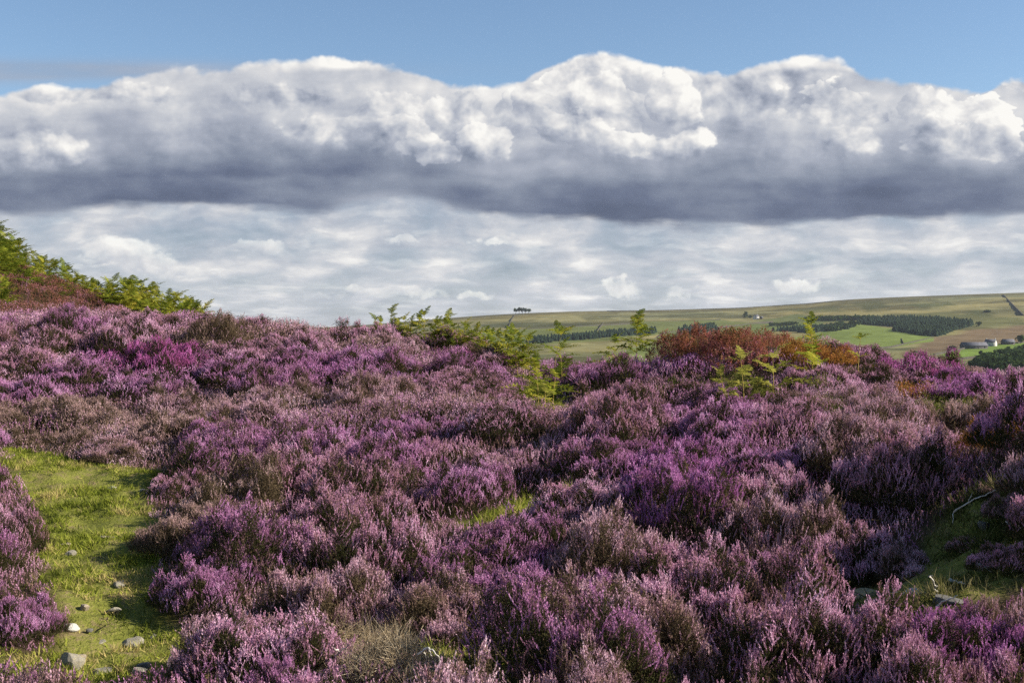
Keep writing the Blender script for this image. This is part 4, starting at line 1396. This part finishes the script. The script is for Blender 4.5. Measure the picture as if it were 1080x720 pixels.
def round_tree(r, h, w, n=90, s=.22, low=.2):
    """crown of leaf clumps spread through an uneven volume"""
    V = []; Fq = []; vv = []
    lobes = [(r.normal(0, w * .32), r.normal(0, w * .32), h * r.uniform(low + .2, .82), w * r.uniform(.45, .75), h * r.uniform(.16, .3)) for _ in range(7)]
    for k in range(n):
        lx, ly, lz, lr, lh = lobes[k % 7]
        d = norm(r.normal(0, 1, 3)); q = r.random() ** .4
        c = np.array([lx + d[0] * lr * q, ly + d[1] * lr * q, lz + d[2] * lh * q])
        a = norm(r.normal(0, 1, 3)); b = norm(np.cross(a, r.normal(0, 1, 3))); e = w * s * r.uniform(.6, 1.3)
        o = len(V); V += [c - a * e, c - b * e * .8, c + a * e]; V.append(c + b * e * .8)
        Fq.append((o, o + 1, o + 2, o + 3)); vv.append(np.clip(r.normal(.5, .25), 0, 1))
    return np.array(V), np.array(Fq), np.array(vv)


def wood(name, label, poly, n, hh, maker, material, seed):
    """a far plantation or copse that reads as one mass"""
    r = np.random.default_rng(seed)
    xs = [p[0] for p in poly]; ys = [p[1] for p in poly]
    parts = []
    while len(parts) < n * 2:
        a = r.uniform(min(xs), max(xs)); b = r.uniform(min(ys), max(ys))
        if not inpoly(np.array([a]), np.array([b]), poly)[0]: continue
        p = far_point(a, b)
        h = hh * r.uniform(.7, 1.1)
        v, f, c = maker(r, h, h * r.uniform(.34, .46))
        parts.append((v + p - np.array([0, 0, h * .08]), f, c))
    V, Fq, c = merge(parts)
    o = mobj(name, mesh_np(name, V, [Fq], [None], attrs={'v': ('FLOAT', 'FACE', c)}), None, material)
    return tag(o, label, 'woodland', kind='stuff')


rt = lambda r, h, w: round_tree(r, h, w * 1.5, 46, .34)
wood('conifer_plantation', 'narrow dark conifer belt across the hillside behind the tall single bracken', [(556, 360), (600, 356), (640, 352), (692, 348.5), (692, 351.5), (640, 357), (600, 360), (556, 364)], 300, 11, cone_tree, CONIF, 1)
wood('conifer_plantation', 'small dark conifer block beside the tall bracken, just before the red bilberry mound', [(714, 352), (722, 348), (752, 345), (758, 351), (735, 353.5)], 110, 14, cone_tree, CONIF, 2)
wood('conifer_plantation', 'dark conifer strip behind the red bilberry mound', [(812, 350), (850, 347), (890, 345), (896, 348), (850, 352)], 150, 11, cone_tree, CONIF, 3)
wood('conifer_plantation', 'upper block of the large dark conifer plantation on the hillside', [(904, 342), (915, 338), (960, 336.5), (990, 338), (1000, 342), (965, 346), (930, 345)], 330, 12, cone_tree, CONIF, 4)
wood('conifer_plantation', 'lower and larger block of the dark conifer plantation, tapering towards the brown slope', [(938, 350), (965, 343), (1000, 340), (1028, 342.5), (1010, 348), (988, 355.5), (965, 354)], 460, 13, cone_tree, CONIF, 5)
wood('woodland', 'dark broadleaf wood low in the valley below the farm', [(1030, 392), (1040, 383), (1062, 377), (1090, 372), (1090, 392), (1060, 398)], 150, 11, rt, BROADL, 6)
wood('treeline', 'thin line of dark trees along the field top behind the upright bracken', [(850, 337.5), (905, 335.5), (935, 337), (905, 338.5), (850, 339.5)], 90, 9, rt, BROADL, 7)
wood('treeline', 'dark hedge trees at the foot of the field below the plantation', [(868, 349), (880, 344.5), (905, 343.5), (900, 347), (880, 350.5)], 44, 10, rt, BROADL, 8)
wood('hedge', 'short dark hedge in the green field near the white house', [(812, 343), (840, 341.4), (841, 342.4), (813, 344.2)], 46, 6, rt, BROADL, 9)


def far_tree(px, py, h, w, seed, label, trunk=True, group=None):
    r = np.random.default_rng(seed)
    p = far_point(px, py)
    root = tag(empty('tree', p), label, 'tree', group)
    mobj('crown', fmesh('crown', round_tree(r, h, w, 150, .2, .32 if trunk else .05)), root, BROADL)
    V = []; Fq = []
    for i, (zz, w_) in enumerate(((-.5, h * .045), (h * .35, h * .03), (h * .75, h * .01))):
        for q in range(6): V.append((math.cos(q * 1.047) * w_, math.sin(q * 1.047) * w_, zz))
        if i:
            o = (i - 1) * 6
            for q in range(6): Fq.append((o + q, o + (q + 1) % 6, o + 6 + (q + 1) % 6, o + 6 + q))
    mobj('trunk', mesh_np('trunk', V, [np.array(Fq)], [None]), root, BARK)


for i, (a, h, w) in enumerate([(544, 15, 9), (547.5, 18, 10), (551, 17, 9), (554, 16, 9), (557.5, 14, 8)]):
    far_tree(a, 330.6, h, w, 40 + i, f'{["first", "second", "third", "fourth", "fifth"][i]} tree of the skyline clump, counting from the bracken hill side', group='tree clump on the skyline')
for i, (a, b, h, w, l) in enumerate([(786, 335, 15, 9, 'dark rounded tree beside the small white house'), (791, 335.4, 9, 6, 'low dark tree between the rounded tree and the white house'), (899, 346, 14, 9, 'lone dark field tree at the plantation corner'),
                                     (910, 341.5, 11, 7, 'bushy tree at the top edge of the large plantation'), (1032, 344.5, 9, 6, 'small tree at the sharp end of the large plantation'), (970, 377.5, 7, 6, 'hedgerow tree at the near corner of the bright green field'),
                                     (963, 380, 7, 6, 'hedgerow tree closest to the heather, below the bright green field'), (1042, 329.5, 6, 9, 'dark thorn bush alone on the open hillside'), (1052, 377, 9, 7, 'tree at the upper fringe of the valley wood'), (1076, 362, 10, 8, 'tree beside the barn at the frame edge'), (1004, 369, 6, 6, 'small tree at the end of the long barn')]):
    far_tree(a, b, h, w, 60 + i, l, False)


# ------------------------------------------------------------------ drystone walls
def wall(label, pts, h=2.0, w=1.2):
    V = []; Fq = []
    P = []
    for (a, b), (c, d) in zip(pts[:-1], pts[1:]):
        n = max(4, int(abs(c - a) + abs(d - b)))
        for t in np.linspace(0, 1, n, endpoint=False): P.append(far_point(a + (c - a) * t, b + (d - b) * t))
    P.append(far_point(*pts[-1])); P = np.array(P)
    r = np.random.default_rng(int(pts[0][0]))
    T = norm(np.gradient(P, axis=0)); N = norm(np.column_stack([-T[:, 1], T[:, 0], np.zeros(len(P))]))
    hh = h * r.uniform(.85, 1.1, len(P))
    for i, p in enumerate(P):
        for s, z in ((-1, -2), (-.7, hh[i]), (.7, hh[i]), (1, -2)): V.append(p + N[i] * s * w * .5 + np.array([0, 0, z]))
        if i:
            o = (i - 1) * 4
            for q in range(3): Fq.append((o + q, o + q + 1, o + 5 + q, o + 4 + q))
    o = mobj('stone_wall', mesh_np('stone_wall', V, [np.array(Fq)], [None]), None, STONEW)
    tag(o, label, 'wall', None, 'thing')


wall('dark drystone wall running straight down the open hillside at the frame edge', [(1058, 311.2), (1066, 320), (1079, 333)], 3.0, 3.2)
wall('thin drystone wall dropping from the skyline tree clump', [(543, 332.5), (539, 338), (536, 346)], 2.4, 2.2)
wall('drystone wall along the top of the long green field', [(505, 350), (600, 345), (690, 340), (760, 337)], 1.6, 1.4)
wall('drystone wall slanting between the two green fields', [(636, 341), (630, 349)], 2.0, 2.0)
wall('drystone wall along the lower edge of the pale green field', [(690, 358), (700, 351), (760, 345), (815, 339)], 1.5, 1.4)
wall('thin drystone wall crossing the bright field below the plantation', [(942, 347), (950, 356), (953, 363)], 1.2, 1.2)
wall('drystone wall along the field foot below the plantation', [(985, 356), (940, 366), (880, 372)], 1.4, 1.3)
wall('drystone wall along the top of the bright green field by the farm', [(985, 374), (1020, 367), (1082, 361)], 1.4, 1.3)
wall('drystone wall along the foot of the bright green field by the farm', [(960, 382), (990, 381), (1040, 376), (1082, 366)], 1.6, 1.5)
wall('drystone wall following the long hill skyline', [(640, 328.2), (700, 327.5), (780, 325), (850, 320.6), (900, 316.2)], 1.8, 1.6)


def box(a, b):
    (x0, y0, z0), (x1, y1, z1) = a, b
    V = [(x0, y0, z0), (x1, y0, z0), (x1, y1, z0), (x0, y1, z0), (x0, y0, z1), (x1, y0, z1), (x1, y1, z1), (x0, y1, z1)]
    return V, [(0, 3, 2, 1), (4, 5, 6, 7), (0, 1, 5, 4), (1, 2, 6, 5), (2, 3, 7, 6), (3, 0, 4, 7)]


def building(px, py, L, W, H, rot, label, wallm, name='farmhouse', chim=1, wins=3):
    p = far_point(px, py)
    root = tag(empty(name, p + np.array([0, 0, -.4]), rot), label, 'building')
    RH = W * .42
    V = [(-L / 2, -W / 2, -1), (L / 2, -W / 2, -1), (L / 2, W / 2, -1), (-L / 2, W / 2, -1), (-L / 2, -W / 2, H), (L / 2, -W / 2, H), (L / 2, W / 2, H), (-L / 2, W / 2, H), (-L / 2, 0, H + RH), (L / 2, 0, H + RH)]
    mobj('wall', mesh_np('wall', V, [np.array([(0, 1, 5, 4), (2, 3, 7, 6)]), np.array([(1, 2, 6), (1, 6, 9), (1, 9, 5), (3, 0, 4), (3, 4, 8), (3, 8, 7)])], [None]), root, wallm)
    e = .5; t = .25
    sl_ = RH / (W / 2)
    V = []
    for x in (-L / 2 - e, L / 2 + e):
        V += [(x, -W / 2 - e, H - e * sl_ + .02), (x, 0, H + RH + .02), (x, W / 2 + e, H - e * sl_ + .02), (x, -W / 2 - e, H - e * sl_ + t), (x, 0, H + RH + t), (x, W / 2 + e, H - e * sl_ + t)]
    Q = [(0, 1, 7, 6), (1, 2, 8, 7), (3, 9, 10, 4), (4, 10, 11, 5), (0, 6, 9, 3), (2, 5, 11, 8), (0, 3, 4, 1), (1, 4, 5, 2), (6, 7, 10, 9), (7, 8, 11, 10)]
    roof = mobj('roof', mesh_np('roof', V, [np.array(Q)], [None]), root, SLATE)
    for k in range(chim):
        x = (L / 2 - .9) * (1 if k == 0 else -1)
        v, f = box((x - .5, -.4, H + RH - .5), (x + .5, .4, H + RH + 1.3)); mobj('chimney', mesh_np('chimney', v, [np.array(f)], [None]), roof, wallm)
    for k in range(wins):
        x = -L / 2 + L * (k + .5) / wins
        v, f = box((x - .5, -W / 2 - .06, H * .30), (x + .5, -W / 2 + .05, H * .30 + 1.3)); mobj('window', mesh_np('window', v, [np.array(f)], [None]), root, GLASS)
    v, f = box((L * .12 - .5, -W / 2 - .07, -.6), (L * .12 + .5, -W / 2 + .05, 2.0)); mobj('door', mesh_np('door', v, [np.array(f)], [None]), root, DARKB)


building(797.5, 336, 11, 8, 5.5, .5, 'small white house under the hill, above the red bilberry mound', WHITEW)
building(803, 335.8, 6, 5, 3, .5, 'low stone outbuilding against the small white house', STONEW, 'outbuilding', 0, 1)
building(1027, 367.2, 30, 9, 3.6, .15, 'long dark-roofed barn of the farm above the bright green field', DARKB, 'barn', 0, 4)
building(1045, 365.2, 12, 8, 5.5, -.7, 'white-gabled farmhouse at the end of the long barn', WHITEW, 'farmhouse', 2, 3)
building(1063, 363.6, 14, 8, 4.0, .1, 'smaller dark barn between the white-gabled farmhouse and the frame edge', DARKB, 'barn', 0, 2)


# ------------------------------------------------------------------ the air of the valley
def build_haze():
    m, nt, out = mat('haze')
    v = nt.nodes.new('ShaderNodeVolumePrincipled')
    v.inputs['Color'].default_value = (.80, .88, 1.0, 1)
    v.inputs['Density'].default_value = HAZE
    v.inputs['Anisotropy'].default_value = .2
    nt.links.new(v.outputs[0], out.inputs['Volume'])
    pts = np.array([o.matrix_world @ Vector(c) for o in scene.objects if o.type == 'MESH' and o.name in ('hills', 'ground') for c in o.bound_box])
    lo = pts.min(0) - 40; hi = pts.max(0) + 40
    V, f = box((lo[0], lo[1], pts[:, 2].min() - 1), (hi[0], hi[1], 175))
    o = mobj('haze', mesh_np('haze', V, [np.array(f)], [None]), None, m)
    tag(o, 'thin blue summer haze lying over the valley', 'haze', None, 'stuff')


HAZE = 2.6e-5
build_haze()
# ------------------------------------------------------------------ stones and dead branches
import bmesh
GREYS = stone_mat('grey_stone', (.09, .078, .06), (.21, .19, .15), (.37, .34, .285), .25)
TANS = stone_mat('tan_stone', (.16, .12, .08), (.30, .24, .17), (.42, .36, .28), .0)
DARKS = stone_mat('dark_shaded_stone', (.04, .038, .034), (.09, .085, .075), (.17, .16, .145), .0)  # also serves stones lying in shade, with that shade put into the colour
LICH = stone_mat('lichened_stone', (.10, .09, .06), (.24, .21, .12), (.40, .38, .28), .9)
PALE = stone_mat('pale_stone', (.24, .23, .20), (.40, .39, .35), (.56, .55, .51), .25)
ROCKS = []
for _s in range(7):
    _r = np.random.default_rng(900 + _s)
    bm = bmesh.new(); bmesh.ops.create_icosphere(bm, subdivisions=4, radius=1.0)
    cuts = [(norm(_r.normal(0, 1, 3)), _r.uniform(.45, .8)) for _ in range(11)] + [(np.array([0, 0, 1.]), .55)]
    for v in bm.verts:
        p = np.array(v.co)
        for n_, d_ in cuts:
            q = p @ n_ - d_
            if q > 0: p = p - n_ * q * .92
        f_ = float(fbm(p[0] * 3 + p[2] * 2 + 5 * _s, p[1] * 3 - p[2], 4)) - .5
        v.co = p * (1 + f_ * .16)
    me = bpy.data.meshes.new('stone'); bm.to_mesh(me); bm.free(); me.materials.append(None)
    ROCKS.append(me)


def stone(px, py, w, h, m, label, seed, flat=.5, sink=.35):
    g = ground_at(px, py)
    sz = w / F * g[1] * .5
    o = mobj('stone', ROCKS[seed % 7], None, m)
    r = np.random.default_rng(seed)
    hz = max(.012, h / F * g[1] * .62)
    o.scale = (sz * 1.12, sz * 1.0 * r.uniform(.8, 1.15), hz)
    o.rotation_euler = (r.normal(0, .14), r.normal(0, .14), r.random() * 6.28)
    o.location = (g[0], g[1], g[2] + hz * (.62 - sink))
    tag(o, label, 'stone')


ST = [
    (75, 704, 27, 24, GREYS, 'biggest angular grey stone standing at the foot of the turf path beside the heather', .5),
    (109, 709, 24, 8, GREYS, 'flat grey slab just right of the big angular stone at the path foot'),
    (147, 710, 16, 11, GREYS, 'pointed grey stone beyond the flat slab at the path foot'),
    (122, 699, 24, 8, TANS, 'brownish flat stone behind the flat grey slab'),
    (138, 681, 24, 11, GREYS, 'wide grey stone lit in the middle of the lower path'),
    (103, 678, 26, 5, GREYS, 'long thin grey stone lying across the lower path'),
    (130, 661, 17, 5, TANS, 'flat pale tan stone in the sunny turf above the wide grey stone'),
    (121, 645, 22, 7, GREYS, 'flat grey stone at the edge of the middle shadow on the path'),
    (128, 619, 18, 11, GREYS, 'rough grey stone half inside the middle shadow on the path'),
    (89, 642, 9, 10, TANS, 'upright tan stone in the middle of the path'),
    (73, 664, 21, 9, PALE, 'pale stone at the foot of the lower path-side heather bush'),
    (94, 667, 8, 6, DARKS, 'small dark stone near the long thin stone'),
    (74, 586, 12, 9, GREYS, 'small grey stone with a black hollow, high on the path'),
    (70, 575, 21, 5, TANS, 'flat tan stone at the heather edge high on the path'),
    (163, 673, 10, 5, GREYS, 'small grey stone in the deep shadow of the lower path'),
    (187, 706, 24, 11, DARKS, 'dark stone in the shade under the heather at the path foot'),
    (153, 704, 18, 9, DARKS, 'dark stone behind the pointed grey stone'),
    (82, 695, 20, 6, TANS, 'low tan stone touching the back of the big angular stone'),
    (113, 567, 22, 5, TANS, 'long pale tan stone below the upper shadow on the path'),
    (118, 516, 10, 6, PALE, 'little white stone on the sunny turf at the path top'),
    (150, 518, 9, 5, GREYS, 'small grey stone at the heather foot by the path top'),
    (139, 719, 8, 5, GREYS, 'tiny grey stone at the very bottom of the path'),
    (476, 722, 34, 14, GREYS, 'rounded grey rock cut by the frame bottom beside the dry dead heather'),
    (911, 628, 34, 11, LICH, 'yellow lichen-covered flat stone under the orange bilberry'),
    (965, 625, 26, 9, PALE, 'pale flat stone in the middle of the low ledge'),
    (942, 628, 14, 7, PALE, 'small pale stone between the lichen-covered stone and the pale flat stone'),
    (985, 629, 14, 7, GREYS, 'grey stone on the low ledge by the upright twig'),
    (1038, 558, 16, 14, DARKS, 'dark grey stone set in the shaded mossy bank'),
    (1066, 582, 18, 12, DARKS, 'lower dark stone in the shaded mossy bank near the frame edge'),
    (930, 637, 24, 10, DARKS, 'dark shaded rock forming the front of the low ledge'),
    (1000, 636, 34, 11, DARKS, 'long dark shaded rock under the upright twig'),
]
for i, s in enumerate(ST): stone(*s[:6], 70 + i, sink=.42 if len(s) < 7 else .15)

WOODM = leafy('weathered_wood', [(0, (.30, .27, .22)), (.5, (.46, .43, .38)), (1, (.60, .57, .52))], 0)


def tube(P, rad, seed):
    V = []; Fq = []; vv = []
    P = np.array(P, float); r = np.random.default_rng(seed)
    for i, p in enumerate(P):
        t = P[min(i + 1, len(P) - 1)] - P[max(i - 1, 0)]; t = t / np.linalg.norm(t)
        a = np.cross(t, (.3, .2, .9)); a = a / np.linalg.norm(a); b = np.cross(t, a)
        w = rad * (1 - .7 * i / (len(P) - 1)) * r.uniform(.8, 1.2)
        for q in range(6): V.append(p + (a * math.cos(q * 1.047) + b * math.sin(q * 1.047)) * w)
        if i:
            o = (i - 1) * 6
            for q in range(6): Fq.append((o + q, o + (q + 1) % 6, o + 6 + (q + 1) % 6, o + 6 + q)); vv.append(r.random())
    return np.array(V), np.array(Fq), np.array(vv)


def branch(pts, rad, label, seed, side=(), lift=.03):
    """weathered heather branch through photo pixels, each with a lift above the ground"""
    def W(q): g = ground_at(q[0], q[1], q[2] if len(q) > 2 else lift); return np.array([g[0], g[1], g[2] + (q[2] if len(q) > 2 else lift)])

    def smooth(Q):
        Q = np.array([W(q) for q in Q]); out = []
        r = np.random.default_rng(seed)
        for i in range(len(Q) - 1):
            for t in np.linspace(0, 1, 5, endpoint=False): out.append(Q[i] * (1 - t) + Q[i + 1] * t + r.normal(0, .004, 3))
        out.append(Q[-1]); return np.array(out)
    P = smooth(pts); base = P[0].copy()
    root = tag(empty('dead_branch', base), label, 'branch')
    mobj('stem', fmesh('stem', tube(P - base, rad, seed)), root, WOODM)
    for k, s in enumerate(side): mobj('side_twig', fmesh('side_twig', tube(smooth(s) - base, rad * .6, seed + k + 1)), root, WOODM)


branch([(1006, 541, .10), (1022, 530, .14), (1038, 522, .16), (1050, 518, .18)], .006, 'long bleached branch slanting across the top of the shaded mossy bank', 1, [[(1006, 541, .10), (1005, 552, .05)], [(1022, 530, .14), (1026, 520, .2)]])
branch([(1063, 551, .10), (1066, 555, .09), (1080, 556, .09)], .008, 'short bleached branch bent at its tip, at the frame edge of the mossy bank', 2, [[(1066, 555, .09), (1073, 549, .13)]])
branch([(987, 624, .03), (985, 614, .10), (980, 608, .15), (984, 607, .16)], .006, 'hooked white twig standing upright on the low ledge', 3)
branch([(1002, 613, .03), (1012, 615, .03), (1022, 617, .02)], .009, 'pale thick stick lying on the turf beyond the hooked twig', 4)
branch([(1031, 595, .08), (1036, 598, .05), (1050, 599, .05)], .008, 'forked grey twig in the middle of the shaded mossy bank', 5, [[(1036, 598, .05), (1046, 603, .04)]])
branch([(928, 636, .06), (938, 633, .11), (948, 638, .05)], .008, 'arched grey root in front of the low ledge', 6)
branch([(988, 640, .05), (998, 632, .10), (1010, 628, .12)], .007, 'thin grey twig leaning on the dark ledge rock', 7)
branch([(1052, 580, .06), (1056, 586, .03)], .007, 'tiny pale twig sticking out of the moss low on the bank', 8)
branch([(442, 690, .12), (452, 686, .20), (462, 690, .18), (464, 698, .10)], .007, 'curled bleached stem beside the dry dead heather', 9, [[(452, 686, .2), (456, 696, .1)], [(447, 688, .16), (450, 697, .08)]])
branch([(348, 698, .08), (358, 688, .20), (368, 682, .28)], .007, 'pale bare stem rising at the shaded side of the dry dead heather', 10, [[(358, 688, .2), (352, 684, .26)]])
